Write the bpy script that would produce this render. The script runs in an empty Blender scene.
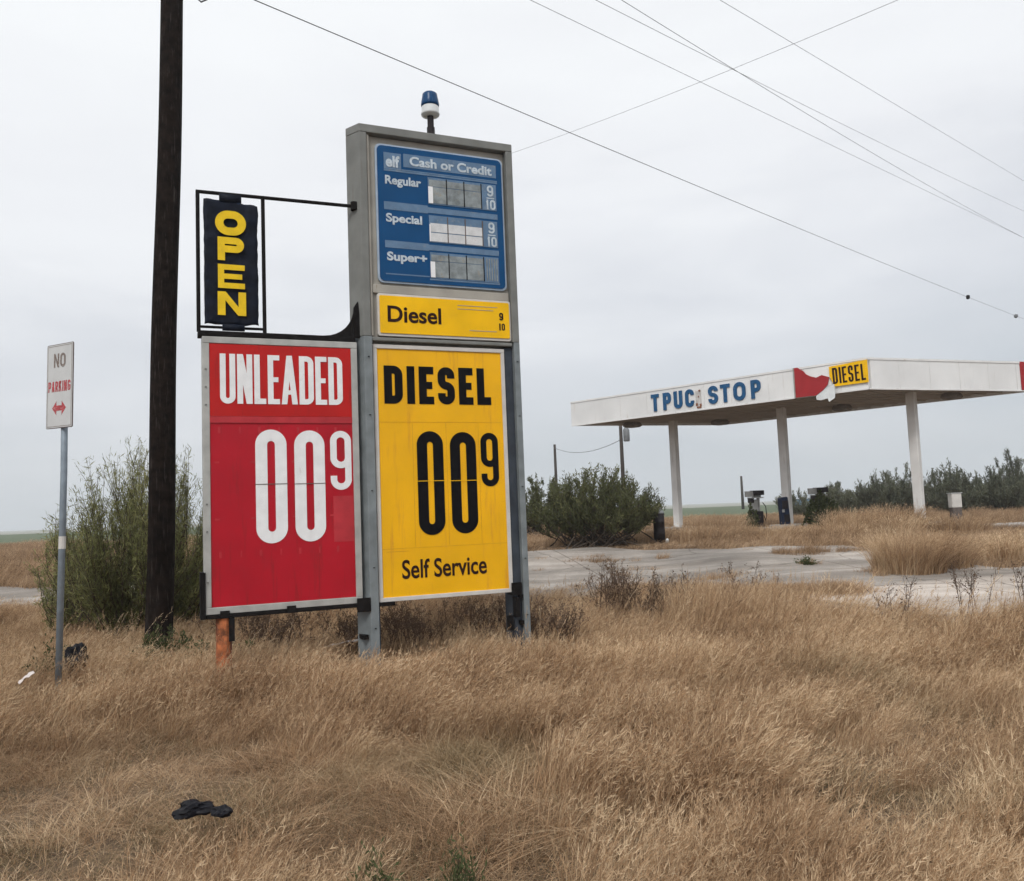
import bpy, math, random
import numpy as np
from mathutils import Vector, Matrix, noise
R = math.radians
random.seed(7); rng = np.random.default_rng(11)
scene = bpy.context.scene
COL = scene.collection

# ------------------------------------------------------------------ terrain
def ss(a, b, x):
    t = min(max((x-a)/(b-a), 0.), 1.); return t*t*(3-2*t)
def yf(x): return 15.3-4.3*ss(3, 5.5, x)
def terrain(x, y):
    f = yf(x)
    return -.32+.32*ss(f-3.2, f-.2, y)+.5*ss(f, 25, y)
def gz(x, y):
    z = terrain(x, y)
    if y > 45: z += .0
    return z

# ------------------------------------------------------------------ object helpers
def tag(o, label=None, cat=None, group=None, kind=None):
    if label: o['label'] = label
    if cat: o['category'] = cat
    if group: o['group'] = group
    if kind: o['kind'] = kind
    return o
def empty(name, loc=(0,0,0), rz=0, parent=None):
    o = bpy.data.objects.new(name, None); COL.objects.link(o)
    o.location = loc; o.rotation_euler = (0,0,rz); o.empty_display_size = .3
    if parent: o.parent = parent
    return o
def link(name, me, mat, parent=None, smooth=False):
    o = bpy.data.objects.new(name, me); COL.objects.link(o)
    for m in (mat if isinstance(mat, (list, tuple)) else [mat]): me.materials.append(m)
    if parent: o.parent = parent
    if smooth:
        me.polygons.foreach_set('use_smooth', [True]*len(me.polygons))
    return o
def bevel(o, w=.006, seg=2):
    m = o.modifiers.new('bevel', 'BEVEL'); m.width = w; m.segments = seg; m.limit_method = 'ANGLE'; m.angle_limit = R(40)
    return o
def copy_tree(o, parent=None):
    c = o.copy(); COL.objects.link(c)
    if parent: c.parent = parent
    for ch in [k for k in bpy.data.objects if k.parent == o and k is not c]:
        copy_tree(ch, c)
    return c

class MB:
    def __init__(s): s.v = []; s.f = []; s.mi = []
    def add(s, vs, fs, mi=0):
        n = len(s.v); s.v += [tuple(v) for v in vs]; s.f += [tuple(n+i for i in f) for f in fs]; s.mi += [mi]*len(fs)
    def box(s, x0, x1, y0, y1, z0, z1, mi=0):
        s.add([(x0,y0,z0),(x1,y0,z0),(x1,y1,z0),(x0,y1,z0),(x0,y0,z1),(x1,y0,z1),(x1,y1,z1),(x0,y1,z1)],
              [(3,2,1,0),(4,5,6,7),(0,1,5,4),(1,2,6,5),(2,3,7,6),(3,0,4,7)], mi)
    def prism_y(s, poly, y0, y1, mi=0):      # poly in x,z (counter-clockwise seen from -y)
        n = len(poly)
        s.add([(p[0],y0,p[1]) for p in poly]+[(p[0],y1,p[1]) for p in poly],
              [tuple(range(n)), tuple(range(2*n-1,n-1,-1))]+[(i,i+n,(i+1)%n+n,(i+1)%n) for i in range(n)], mi)
    def prism_z(s, poly, z0, z1, mi=0):
        n = len(poly)
        z0s = z0 if isinstance(z0, (list,tuple)) else [z0]*n
        s.add([(p[0],p[1],z0s[i]) for i,p in enumerate(poly)]+[(p[0],p[1],z1) for p in poly],
              [tuple(range(n-1,-1,-1)), tuple(range(n,2*n))]+[(i,(i+1)%n,(i+1)%n+n,i+n) for i in range(n)], mi)
    def tube(s, pts, rad, n=8, mi=0, cap=True):
        pts = [Vector(p) for p in pts]
        rs = rad if isinstance(rad, (list,tuple)) else [rad]*len(pts)
        base = len(s.v); ref = None
        for i, p in enumerate(pts):
            d = (pts[min(i+1,len(pts)-1)]-pts[max(i-1,0)]).normalized()
            if ref is None: ref = Vector((1,0,0)) if abs(d.x) < .8 else Vector((0,0,1))
            a = (ref-d*ref.dot(d)).normalized(); b = d.cross(a); ref = a
            for k in range(n):
                t = 2*math.pi*k/n; s.v.append(tuple(p+(a*math.cos(t)+b*math.sin(t))*rs[i]))
        for i in range(len(pts)-1):
            for k in range(n):
                q = (k+1)%n
                s.f.append((base+i*n+k, base+i*n+q, base+(i+1)*n+q, base+(i+1)*n+k)); s.mi.append(mi)
        if cap:
            s.f.append(tuple(base+k for k in range(n-1,-1,-1))); s.mi.append(mi)
            e = base+(len(pts)-1)*n
            s.f.append(tuple(e+k for k in range(n))); s.mi.append(mi)
    def lathe(s, c, prof, n=24, mi=0):
        base = len(s.v)
        for r, z in prof:
            for k in range(n):
                t = 2*math.pi*k/n; s.v.append((c[0]+r*math.cos(t), c[1]+r*math.sin(t), c[2]+z))
        for i in range(len(prof)-1):
            for k in range(n):
                q = (k+1)%n; s.f.append((base+i*n+k, base+i*n+q, base+(i+1)*n+q, base+(i+1)*n+k)); s.mi.append(mi)
        s.f.append(tuple(base+k for k in range(n-1,-1,-1))); s.mi.append(mi)
        e = base+(len(prof)-1)*n; s.f.append(tuple(e+k for k in range(n))); s.mi.append(mi)
    def build(s, name, mat, parent=None, smooth=False):
        me = bpy.data.meshes.new(name); me.from_pydata(s.v, [], s.f)
        me.polygons.foreach_set('material_index', s.mi); me.update()
        return link(name, me, mat, parent, smooth)

# ------------------------------------------------------------------ materials
def nt(name):
    m = bpy.data.materials.new(name); m.use_nodes = True
    n = m.node_tree.nodes; l = m.node_tree.links
    return m, n, l, n['Principled BSDF']
def ramp(n, stops, interp='LINEAR'):
    r = n.new('ShaderNodeValToRGB'); r.color_ramp.interpolation = interp
    e = r.color_ramp.elements
    while len(e) > 1: e.remove(e[-1])
    e[0].position = stops[0][0]; e[0].color = (*stops[0][1], 1)
    for p, c in stops[1:]:
        k = e.new(p); k.color = (*c, 1)
    return r
def mixc(n, l, fac, a, b, mode='MIX'):
    m = n.new('ShaderNodeMix'); m.data_type = 'RGBA'; m.blend_type = mode
    for sock, v in ((m.inputs[0], fac), (m.inputs[6], a), (m.inputs[7], b)):
        if isinstance(v, (int, float)): sock.default_value = v
        elif isinstance(v, (tuple, list)): sock.default_value = (*v, 1)
        else: l.new(v, sock)
    return m.outputs[2]
def mat(name, col, rough=.6, metal=0., var=.15, vscale=6., dirt=None, dirt_amt=.5, dscale=3., bump=.15, bscale=60., streak=False, spec=.18):
    m, n, l, p = nt(name)
    tc = n.new('ShaderNodeTexCoord'); src = tc.outputs['Object']
    n1 = n.new('ShaderNodeTexNoise'); n1.inputs['Scale'].default_value = vscale; n1.inputs['Detail'].default_value = 6
    l.new(src, n1.inputs['Vector'])
    r = ramp(n, [(.3, tuple(c*(1-var) for c in col)), (.7, tuple(min(1, c*(1+var)) for c in col))]); l.new(n1.outputs['Fac'], r.inputs['Fac'])
    out = r.outputs['Color']
    if dirt:
        mp = n.new('ShaderNodeMapping'); l.new(src, mp.inputs['Vector'])
        if streak: mp.inputs['Scale'].default_value = (6, 6, .5)
        n2 = n.new('ShaderNodeTexNoise'); n2.inputs['Scale'].default_value = dscale; n2.inputs['Detail'].default_value = 9; n2.inputs['Roughness'].default_value = .7
        l.new(mp.outputs['Vector'], n2.inputs['Vector'])
        a = .72-.3*dirt_amt
        r2 = ramp(n, [(a, (0,0,0)), (a+.14, (1,1,1))]); l.new(n2.outputs['Fac'], r2.inputs['Fac'])
        out = mixc(n, l, r2.outputs['Color'], out, dirt)
    l.new(out, p.inputs['Base Color'])
    n3 = n.new('ShaderNodeTexNoise'); n3.inputs['Scale'].default_value = bscale; n3.inputs['Detail'].default_value = 4; l.new(src, n3.inputs['Vector'])
    b = n.new('ShaderNodeBump'); b.inputs['Strength'].default_value = bump; b.inputs['Distance'].default_value = .01
    l.new(n3.outputs['Fac'], b.inputs['Height']); l.new(b.outputs['Normal'], p.inputs['Normal'])
    p.inputs['Roughness'].default_value = rough; p.inputs['Metallic'].default_value = metal
    p.inputs['Specular IOR Level'].default_value = spec
    return m

M = {}
M['galv'] = mat('galvanised_steel', (.20,.225,.235), .6, .15, .2, 5, (.14,.085,.05), .18, 2.5, .2, 40, True)
M['shade_web'] = mat('web_shade_tone', (.045,.055,.07), .7, 0, .25, 5, (.1,.08,.06), .3, 4, .2, 40, True)  # shade of the post recess put into the base colour, plus brown dirt streaks
M['galv_light'] = mat('weathered_aluminium', (.42,.42,.40), .5, .3, .15, 6, (.25,.2,.15), .25, 4, .1, 50, True)
M['cab'] = mat('cabinet_grey', (.19,.195,.185), .6, 0, .15, 4, (.14,.12,.09), .35, 3, .15, 50, True)
M['cab_in'] = mat('cabinet_backing', (.36,.34,.30), .6, 0, .12, 4, (.2,.15,.1), .35, 3, .1, 50, True)
M['frame_white'] = mat('white_sign_frame', (.58,.56,.53), .5, 0, .1, 5, (.3,.24,.18), .3, 4, .1, 60, True)
M['black_steel'] = mat('black_rusty_steel', (.010,.009,.009), .75, 0, .3, 12, (.05,.022,.014), .35, 8, .3, 60, False, .1)
M['red'] = mat('red_sign_face', (.42,.006,.018), .42, 0, .12, 1.6, (.27,.012,.016), .55, 2.2, .05, 12, True, .25)
M['red_head'] = mat('red_header_board', (.46,.009,.008), .42, 0, .12, 2, (.30,.012,.012), .5, 2.5, .05, 12, True, .25)
M['red_faded'] = mat('faded_red', (.44,.035,.045), .5, 0, .15, 6)
M['yellow'] = mat('yellow_sign_face', (.86,.45,.004), .42, 0, .09, 1.5, (.70,.32,.02), .55, 2.0, .05, 12, True, .25)
M['yellow_hi'] = mat('yellow_panel_face', (.88,.50,.004), .45, 0, .1, 3, (.66,.36,.04), .3, 5, .05, 30)
M['white_letter'] = mat('white_lettering', (.80,.81,.82), .5, 0, .06, 8, (.6,.55,.53), .3, 6, .03)
M['black_letter'] = mat('black_lettering', (.006,.006,.008), .6, 0, .2, 8, None, spec=.06)
M['brown_letter'] = mat('dark_brown_lettering', (.028,.012,.010), .6, 0, .2, 8, None, spec=.08)
M['blue'] = mat('blue_sign_face', (.003,.062,.18), .5, 0, .1, 3, (.012,.085,.2), .3, 4, .04, 30)
M['blue_fade'] = mat('faded_blue_vinyl', (.12,.2,.31), .5, 0, .15, 8, (.2,.25,.3), .5, 10, .05)
M['blue_pale'] = mat('pale_blue_border', (.38,.47,.58), .5, 0, .1, 8, None)
M['blue_letter'] = mat('bleached_lettering', (.5,.57,.63), .5, 0, .2, 18, (.35,.36,.35), .5, 20, .05)
M['grey_card'] = mat('grey_price_card', (.23,.26,.27), .5, 0, .3, 12, (.3,.27,.22), .5, 9, .05)
M['white_card'] = mat('white_price_card', (.62,.63,.64), .5, 0, .1, 12, (.5,.4,.38), .3, 12, .05)
M['navy'] = mat('navy_vinyl', (.006,.009,.018), .5, 0, .4, 8, (.01,.04,.10), .30, 9, .6, 14, spec=.12)
M['open_yellow'] = mat('yellow_lettering', (.80,.54,.015), .5, 0, .1, 9, (.5,.3,.03), .3, 10, .1)
M['wood_pole'] = mat('creosoted_pole_wood', (.011,.0075,.006), .9, 0, .6, 10, (.055,.047,.042), .55, 7, 1.0, 25, True, .1)
M['orange'] = mat('orange_rusty_post', (.46,.15,.06), .8, 0, .3, 9, (.14,.055,.03), .85, 5, .4)
M['lamp_blue'] = mat('blue_lens', (.008,.055,.15), .25, 0, .1)
M['white_plastic'] = mat('white_plastic', (.6,.62,.62), .4, 0, .08, 8, (.3,.28,.25), .3, 9)
M['sign_white'] = mat('white_sign_sheet', (.56,.57,.57), .45, 0, .06, 5, (.42,.38,.34), .25, 5, .05)
M['sign_edge'] = mat('sign_border_dark', (.13,.10,.09), .6, 0, .2)
M['sign_red'] = mat('sign_red_ink', (.42,.06,.07), .5, 0, .25, 30, (.5,.42,.40), .62, 45)
M['sign_ink'] = mat('faded_sign_ink', (.2,.16,.14), .6, 0, .3, 30, (.45,.43,.42), .65, 50)
M['post_grey'] = mat('galvanised_post', (.26,.31,.36), .5, .2, .15, 8, (.2,.2,.2), .3, 6, .1, 50, True)
M['fascia'] = mat('white_fascia_sheet', (.74,.745,.74), .55, 0, .09, .8, (.50,.46,.41), .38, 1.0, .08, 14, True)
M['soffit'] = mat('soffit_sheet', (.46,.42,.38), .7, 0, .12, 1.5, (.26,.2,.16), .4, 1.5, .1, 20)
M['trim'] = mat('fascia_trim', (.3,.28,.26), .6, 0, .15)
M['column'] = mat('white_column_paint', (.70,.69,.67), .6, 0, .08, 2, (.34,.25,.19), .38, 2.5, .1, 30, True)
M['rust'] = mat('rust', (.25,.11,.065), .85, 0, .35, 9, (.5,.46,.42), .5, 5)
M['blue_truck'] = mat('blue_plastic_letters', (.015,.085,.2), .45, 0, .15, 5)
M['dark_red'] = mat('dark_red_emblem', (.34,.025,.03), .5, 0, .12, 3, (.22,.02,.02), .3, 3)
M['lamp_grey'] = mat('light_fixture_grey', (.24,.22,.2), .6, .1)
M['pump_dark'] = mat('dark_pump_panel', (.02,.016,.018), .5, 0, .3, 8, (.08,.03,.025), .35, 8)
M['pump_white'] = mat('pump_grey_white', (.33,.33,.32), .55, 0, .15, 8, (.2,.13,.1), .35, 7)
M['pump_blue'] = mat('dark_blue_enamel', (.012,.02,.045), .5, 0, .3, 7, (.05,.015,.012), .3, 7)
M['concrete_pad'] = mat('concrete_pad', (.42,.385,.35), .9, 0, .12, 4, (.28,.23,.19), .4, 3, .4, 40)
M['plastic_black'] = mat('black_plastic_bag', (.006,.006,.009), .5, 0, .3, 9, None, 0, 1, .5, 18)
M['paper'] = mat('litter_paper', (.62,.56,.53), .7, 0, .1, 9, (.5,.28,.26), .4, 6)
M['wire'] = mat('black_cable', (.13,.13,.14), .7)
M['far_pole'] = mat('far_pole_wood', (.06,.052,.047), .9, 0, .2)
M['white_splice'] = mat('grey_can', (.2,.21,.22), .5)

def ground_material():
    m, n, l, p = nt('dry_earth')
    tc = n.new('ShaderNodeTexCoord')
    a = n.new('ShaderNodeTexNoise'); a.inputs['Scale'].default_value = .9; a.inputs['Detail'].default_value = 10; a.inputs['Roughness'].default_value = .65
    l.new(tc.outputs['Object'], a.inputs['Vector'])
    r = ramp(n, [(.3, (.06,.042,.026)), (.5, (.12,.08,.048)), (.68, (.20,.14,.085))]); l.new(a.outputs['Fac'], r.inputs['Fac'])
    b = n.new('ShaderNodeTexNoise'); b.inputs['Scale'].default_value = 25; b.inputs['Detail'].default_value = 5; l.new(tc.outputs['Object'], b.inputs['Vector'])
    c = mixc(n, l, .35, r.outputs['Color'], b.outputs['Fac'], 'OVERLAY')
    l.new(c, p.inputs['Base Color']); p.inputs['Roughness'].default_value = .95
    bp = n.new('ShaderNodeBump'); bp.inputs['Strength'].default_value = .7; bp.inputs['Distance'].default_value = .05
    l.new(b.outputs['Fac'], bp.inputs['Height']); l.new(bp.outputs['Normal'], p.inputs['Normal'])
    return m
def field_material(name, stops, scale):
    m, n, l, p = nt(name)
    tc = n.new('ShaderNodeTexCoord'); mp = n.new('ShaderNodeMapping'); mp.inputs['Scale'].default_value = (1, 3.5, 1)
    l.new(tc.outputs['Object'], mp.inputs['Vector'])
    a = n.new('ShaderNodeTexNoise'); a.inputs['Scale'].default_value = scale; a.inputs['Detail'].default_value = 8
    l.new(mp.outputs['Vector'], a.inputs['Vector'])
    r = ramp(n, stops); l.new(a.outputs['Fac'], r.inputs['Fac']); l.new(r.outputs['Color'], p.inputs['Base Color'])
    p.inputs['Roughness'].default_value = 1; p.inputs['Specular IOR Level'].default_value = .1
    return m
def lot_material(name, lo, mid, hi, crack=(.09,.075,.06)):
    m, n, l, p = nt(name)
    tc = n.new('ShaderNodeTexCoord'); src = tc.outputs['Object']
    a = n.new('ShaderNodeTexNoise'); a.inputs['Scale'].default_value = .38; a.inputs['Detail'].default_value = 14; a.inputs['Roughness'].default_value = .68
    l.new(src, a.inputs['Vector'])
    r = ramp(n, [(.32, lo), (.5, mid), (.64, hi)]); l.new(a.outputs['Fac'], r.inputs['Fac'])
    # long worn bands running with the traffic, then fine grit
    mp = n.new('ShaderNodeMapping'); mp.inputs['Scale'].default_value = (.25, 2.2, 1); mp.inputs['Rotation'].default_value = (0,0,R(-8)); l.new(src, mp.inputs['Vector'])
    b = n.new('ShaderNodeTexNoise'); b.inputs['Scale'].default_value = .8; b.inputs['Detail'].default_value = 8; l.new(mp.outputs['Vector'], b.inputs['Vector'])
    rb = ramp(n, [(.40, (.68,.65,.62)), (.62, (1,1,1))]); l.new(b.outputs['Fac'], rb.inputs['Fac'])
    c = mixc(n, l, .85, r.outputs['Color'], rb.outputs['Color'], 'MULTIPLY')
    jt = n.new('ShaderNodeTexBrick'); jt.offset = 0; jt.inputs['Scale'].default_value = 1; jt.inputs['Brick Width'].default_value = 4.6; jt.inputs['Row Height'].default_value = 3.1; jt.inputs['Mortar Size'].default_value = .018; jt.inputs['Mortar Smooth'].default_value = .3
    jt.inputs['Color1'].default_value = (1,1,1,1); jt.inputs['Color2'].default_value = (.9,.9,.89,1); jt.inputs['Mortar'].default_value = (.35,.31,.27,1)
    jm = n.new('ShaderNodeMapping'); jm.inputs['Rotation'].default_value = (0,0,R(-9)); l.new(src, jm.inputs['Vector']); l.new(jm.outputs[0], jt.inputs['Vector'])
    c = mixc(n, l, .9, c, jt.outputs['Color'], 'MULTIPLY')
    v = n.new('ShaderNodeTexVoronoi'); v.feature = 'DISTANCE_TO_EDGE'; v.inputs['Scale'].default_value = .33
    d = n.new('ShaderNodeTexNoise'); d.inputs['Scale'].default_value = 2; d.inputs['Detail'].default_value = 5; l.new(src, d.inputs['Vector'])
    vm = n.new('ShaderNodeMix'); vm.data_type = 'RGBA'; vm.inputs[0].default_value = .22; l.new(src, vm.inputs[6]); l.new(d.outputs['Color'], vm.inputs[7])
    l.new(vm.outputs[2], v.inputs['Vector'])
    rv = ramp(n, [(.0, (.8,.8,.8)), (.006, (0,0,0))]); l.new(v.outputs['Distance'], rv.inputs['Fac'])
    c = mixc(n, l, rv.outputs['Color'], c, crack)
    g = n.new('ShaderNodeTexNoise'); g.inputs['Scale'].default_value = 40; g.inputs['Detail'].default_value = 4; l.new(src, g.inputs['Vector'])
    rg = ramp(n, [(.3, (.75,.75,.75)), (.7, (1,1,1))]); l.new(g.outputs['Fac'], rg.inputs['Fac'])
    c = mixc(n, l, .6, c, rg.outputs['Color'], 'MULTIPLY')
    l.new(c, p.inputs['Base Color']); p.inputs['Roughness'].default_value = .9
    bp = n.new('ShaderNodeBump'); bp.inputs['Strength'].default_value = .4; bp.inputs['Distance'].default_value = .02
    l.new(g.outputs['Fac'], bp.inputs['Height']); l.new(bp.outputs['Normal'], p.inputs['Normal'])
    return m
def leaf_material(name, c0, c1, c2, trans=.3, patch=.5, green=None, gscale=.5):
    """blade/leaf colour: varies per instance (random), over the field in patches (instance location) and per blade"""
    m, n, l, p = nt(name)
    oi = n.new('ShaderNodeObjectInfo'); at = n.new('ShaderNodeAttribute'); at.attribute_name = 'tint'
    s = n.new('ShaderNodeMath'); s.operation = 'MULTIPLY_ADD'; l.new(at.outputs['Fac'], s.inputs[0]); s.inputs[1].default_value = .65
    geo = n.new('ShaderNodeNewGeometry')
    nz = n.new('ShaderNodeTexNoise'); nz.inputs['Scale'].default_value = patch; nz.inputs['Detail'].default_value = 3; l.new(geo.outputs['Position'], nz.inputs['Vector'])
    q = n.new('ShaderNodeMath'); q.operation = 'MULTIPLY_ADD'; l.new(nz.outputs['Fac'], q.inputs[0]); q.inputs[1].default_value = 1.1; 
    q2 = n.new('ShaderNodeMath'); q2.operation = 'MULTIPLY_ADD'; l.new(oi.outputs['Random'], q2.inputs[0]); q2.inputs[1].default_value = .2; q2.inputs[2].default_value = -.5
    l.new(q2.outputs[0], q.inputs[2]); l.new(q.outputs[0], s.inputs[2])
    r = ramp(n, [(.0, c0), (.5, c1), (1, c2)]); l.new(s.outputs[0], r.inputs['Fac'])
    c = r.outputs['Color']
    if green:
        g = n.new('ShaderNodeTexNoise'); g.inputs['Scale'].default_value = gscale; g.inputs['Detail'].default_value = 2
        off = n.new('ShaderNodeMapping'); off.inputs['Location'].default_value = (13.7, 5.1, 0); l.new(geo.outputs['Position'], off.inputs['Vector']); l.new(off.outputs[0], g.inputs['Vector'])
        rg = ramp(n, [(.60, (0,0,0)), (.78, (.55,.55,.55))]); l.new(g.outputs['Fac'], rg.inputs['Fac'])
        c = mixc(n, l, rg.outputs['Color'], c, green)
    l.new(c, p.inputs['Base Color']); p.inputs['Roughness'].default_value = .75; p.inputs['Specular IOR Level'].default_value = .2
    if trans:
        t = n.new('ShaderNodeBsdfTranslucent'); l.new(c, t.inputs['Color'])
        mx = n.new('ShaderNodeMixShader'); mx.inputs[0].default_value = trans
        l.new(p.outputs[0], mx.inputs[1]); l.new(t.outputs[0], mx.inputs[2]); l.new(mx.outputs[0], n['Material Output'].inputs['Surface'])
    return m
M['earth'] = ground_material()
M['lot'] = lot_material('worn_lot_concrete', (.21,.19,.17), (.34,.305,.27), (.52,.465,.415))
M['slab'] = lot_material('pale_slab_concrete', (.46,.40,.35), (.56,.49,.43), (.64,.57,.51))
M['crop'] = field_material('green_crop', [(.3,(.10,.125,.08)),(.7,(.135,.16,.10))], .06)
M['farland'] = field_material('far_land', [(.3,(.26,.27,.24)),(.7,(.36,.35,.31))], .01)
M['grass'] = leaf_material('dry_grass_blades', (.10,.057,.030), (.45,.293,.168), (.86,.68,.46), .3, .6, (.26,.215,.12), .55)
M['grass_far'] = leaf_material('dry_grass_far', (.10,.06,.035), (.40,.265,.155), (.68,.50,.33), .3, .6)
M['grass_dark'] = leaf_material('olive_matted_grass', (.06,.045,.024), (.22,.165,.088), (.50,.40,.25), .2, .9)
M['weed'] = leaf_material('dry_weed', (.07,.045,.032), (.16,.105,.07), (.30,.21,.14), .1, .8)
M['retama'] = leaf_material('retama_foliage', (.10,.11,.045), (.235,.24,.095), (.42,.38,.18), .3, .8)
M['mesquite'] = leaf_material('mesquite_foliage', (.05,.058,.028), (.115,.125,.055), (.22,.215,.10), .3, .6)
M['fartree'] = leaf_material('far_tree_foliage', (.075,.085,.062), (.14,.15,.10), (.22,.22,.15), .2, .2)
M['greenleaf'] = leaf_material('green_weed_leaves', (.045,.055,.022), (.085,.10,.042), (.15,.165,.075), .3, .8)
M['bark'] = mat('bush_bark', (.075,.058,.045), .9, 0, .3, 20)

# ------------------------------------------------------------------ lettering
def fillet(pts, closed, rad):
    n = len(pts); out = []
    for i, p in enumerate(pts):
        r = rad[i] if isinstance(rad, (list, tuple)) else rad
        if (not closed and i in (0, n-1)) or r <= 1e-6: out.append(p); continue
        a = pts[i-1]; b = pts[(i+1) % n]
        u = Vector((a[0]-p[0], a[1]-p[1])); v = Vector((b[0]-p[0], b[1]-p[1]))
        lu, lv = u.length, v.length
        r_ = min(r, lu*.499 if (closed or i > 1) else lu, lv*.499 if (closed or i < n-2) else lv)
        u.normalize(); v.normalize(); P = Vector(p)
        A = P+u*r_; B = P+v*r_
        for k in range(9):
            t = k/8*math.pi/2           # right angle corner: quarter arc
            out.append(tuple(P+u*r_*(1-math.sin(t))+v*r_*(1-math.cos(t))))
    res = []
    for p in out:
        if not res or (Vector(p)-Vector(res[-1])).length > 1e-5: res.append(p)
    if closed and (Vector(res[0])-Vector(res[-1])).length < 1e-5: res.pop()
    return res
def glyph(ch, w, h, t):
    i = t/2; L, Rr, B, T = i, w-i, i, h-i; rr = (w-t)*.5
    def bx(x0, x1, z0, z1): return ('p', [(x0,z0),(x1,z0),(x1,z1),(x0,z1)])
    S = lambda pts, closed, rad: ('s', pts, closed, rad)
    if ch == 'U': return [S([(L,h),(L,B),(Rr,B),(Rr,h)], False, rr)]
    if ch == 'N': return [bx(0,t,0,h), bx(w-t,w,0,h), ('p', [(w-t*1.05,0),(w-.01*w,0),(t*1.05,h),(0.01*w,h)])]
    if ch == 'L': return [bx(0,t,0,h), bx(t,w,0,t)]
    if ch == 'E': return [bx(0,t,0,h), bx(t,w,0,t*.95), bx(t,w,h-t*.95,h), bx(t,w*.9,h*.5-t*.45,h*.5+t*.45)]
    if ch == 'A': return [('p', [(0,0),(t,0),(w*.5+t*.5,h),(w*.5-t*.5,h)]), ('p', [(w-t,0),(w,0),(w*.5+t*.5,h),(w*.5-t*.5,h)]), bx(w*.25,w*.75,h*.2,h*.2+t*.8)]
    if ch == 'D': return [S([(L,B),(Rr,B),(Rr,T),(L,T)], True, [0,rr*1.1,rr*1.1,0])]
    if ch == 'I': return [bx(0,t,0,h)]
    if ch == 'S': return [S([(Rr,h*.7),(Rr,T),(L,T),(L,h*.52),(Rr,h*.48),(Rr,B),(L,B),(L,h*.3)], False, rr*.95)]
    if ch == 'O' or ch == '0': return [S([(L,B),(Rr,B),(Rr,T),(L,T)], True, rr)]
    if ch == 'C': return [S([(Rr,h*.66),(Rr,T),(L,T),(L,B),(Rr,B),(Rr,h*.34)], False, rr)]
    if ch == 'G': return [S([(Rr,h*.7),(Rr,T),(L,T),(L,B),(Rr,B),(Rr,h*.5)], False, rr), bx(w*.5,w,h*.42,h*.42+t*.8)]
    if ch == 'P': return [bx(0,t,0,h), S([(t*.9,h*.35+i),(Rr,h*.35+i),(Rr,T),(t*.9,T)], False, rr*.9)]
    if ch == 'R': return [bx(0,t,0,h), S([(t*.9,h*.42+i),(Rr,h*.42+i),(Rr,T),(t*.9,T)], False, rr*.9), ('p', [(w-t,0),(w,0),(w*.55+t*.4,h*.45),(w*.55-t*.5,h*.45)])]
    if ch == 'K': return [bx(0,t,0,h), ('p', [(t,h*.35),(t,h*.35+t*1.3),(w-t*.1,h),(w-t*1.2,h)][::1]), ('p', [(w-t,0),(w,0),(t+w*.25,h*.62),(t+w*.05,h*.5)])]
    if ch == 'T': return [bx(w/2-i,w/2+i,0,h-t*.95), bx(0,w,h-t*.95,h)]
    if ch == '9': return [S([(L,h*.42),(Rr,h*.42),(Rr,T),(L,T)], True, rr), S([(Rr,h*.72),(Rr,B),(L,B),(L,h*.24)], False, rr)]
    if ch == '1': return [bx(w*.5-i,w*.5+i,0,h), ('p', [(w*.1,h*.72),(w*.5,h*.72),(w*.5,h),(w*.4,h)])]
    return []
LET = [0]
def put_glyph(mb, ch, x, z, w, h, t, y, d=.004, rot=0, mi=0):
    c, s = math.cos(rot), math.sin(rot)
    def tr(p): 
        px, pz = p[0]-w/2, p[1]-h/2
        return (x+w/2+px*c-pz*s, z+h/2+px*s+pz*c)
    for g in glyph(ch, w, h, t):
        LET[0] = (LET[0]+1) % 5; yy = y-.0005*LET[0]
        if g[0] == 'p':
            poly = [tr(p) for p in g[1]]
            a = sum(poly[i][0]*poly[(i+1)%len(poly)][1]-poly[(i+1)%len(poly)][0]*poly[i][1] for i in range(len(poly)))
            if a < 0: poly = poly[::-1]
            mb.prism_y(poly, yy-d, yy, mi)
        else:
            pts = fillet(g[1], g[2], g[3]); closed = g[2]; n = len(pts); Ls = []; Rs = []
            for i in range(n):
                p = Vector(pts[i]); a = Vector(pts[i-1]) if (i > 0 or closed) else None; b = Vector(pts[(i+1)%n]) if (i < n-1 or closed) else None
                d1 = (p-a).normalized() if a is not None else None; d2 = (b-p).normalized() if b is not None else None
                if d1 is None: d1 = d2
                if d2 is None: d2 = d1
                n1 = Vector((-d1.y, d1.x)); n2 = Vector((-d2.y, d2.x)); mm = (n1+n2)
                mm = mm.normalized() if mm.length > 1e-6 else n1
                k = (t/2)/max(.5, mm.dot(n1))
                Ls.append(tr(tuple(p+mm*k))); Rs.append(tr(tuple(p-mm*k)))
            V = []; F = []
            for i in range(n):
                V += [(Ls[i][0],yy-d,Ls[i][1]),(Rs[i][0],yy-d,Rs[i][1]),(Rs[i][0],yy,Rs[i][1]),(Ls[i][0],yy,Ls[i][1])]
            for i in range(n if closed else n-1):
                a = 4*i; b = 4*((i+1)%n)
                F += [(a,a+1,b+1,b),(a+1,a+2,b+2,b+1),(a+3,a,b,b+3)]
            if not closed: F += [(0,3,2,1),(4*n-4,4*n-3,4*n-2,4*n-1)]
            mb.add(V, F, mi)
def put_word(mb, word, x0, x1, z0, z1, t, y, gap=.28, wid={}, d=.004):
    ws = [wid.get(c, (t if c == 'I' else 1.)) if c != 'I' else None for c in word]
    # solve letter width so that the word fills x0..x1
    g = gap*t; nI = word.count('I'); units = sum(w for w in ws if w is not None)
    W = ((x1-x0)-g*(len(word)-1)-nI*t)/units
    x = x0
    for c, w in zip(word, ws):
        cw = t if w is None else W*w
        if c != ' ': put_glyph(mb, c, x, z0, cw, z1-z0, t, y, d)
        x += cw+g
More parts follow.
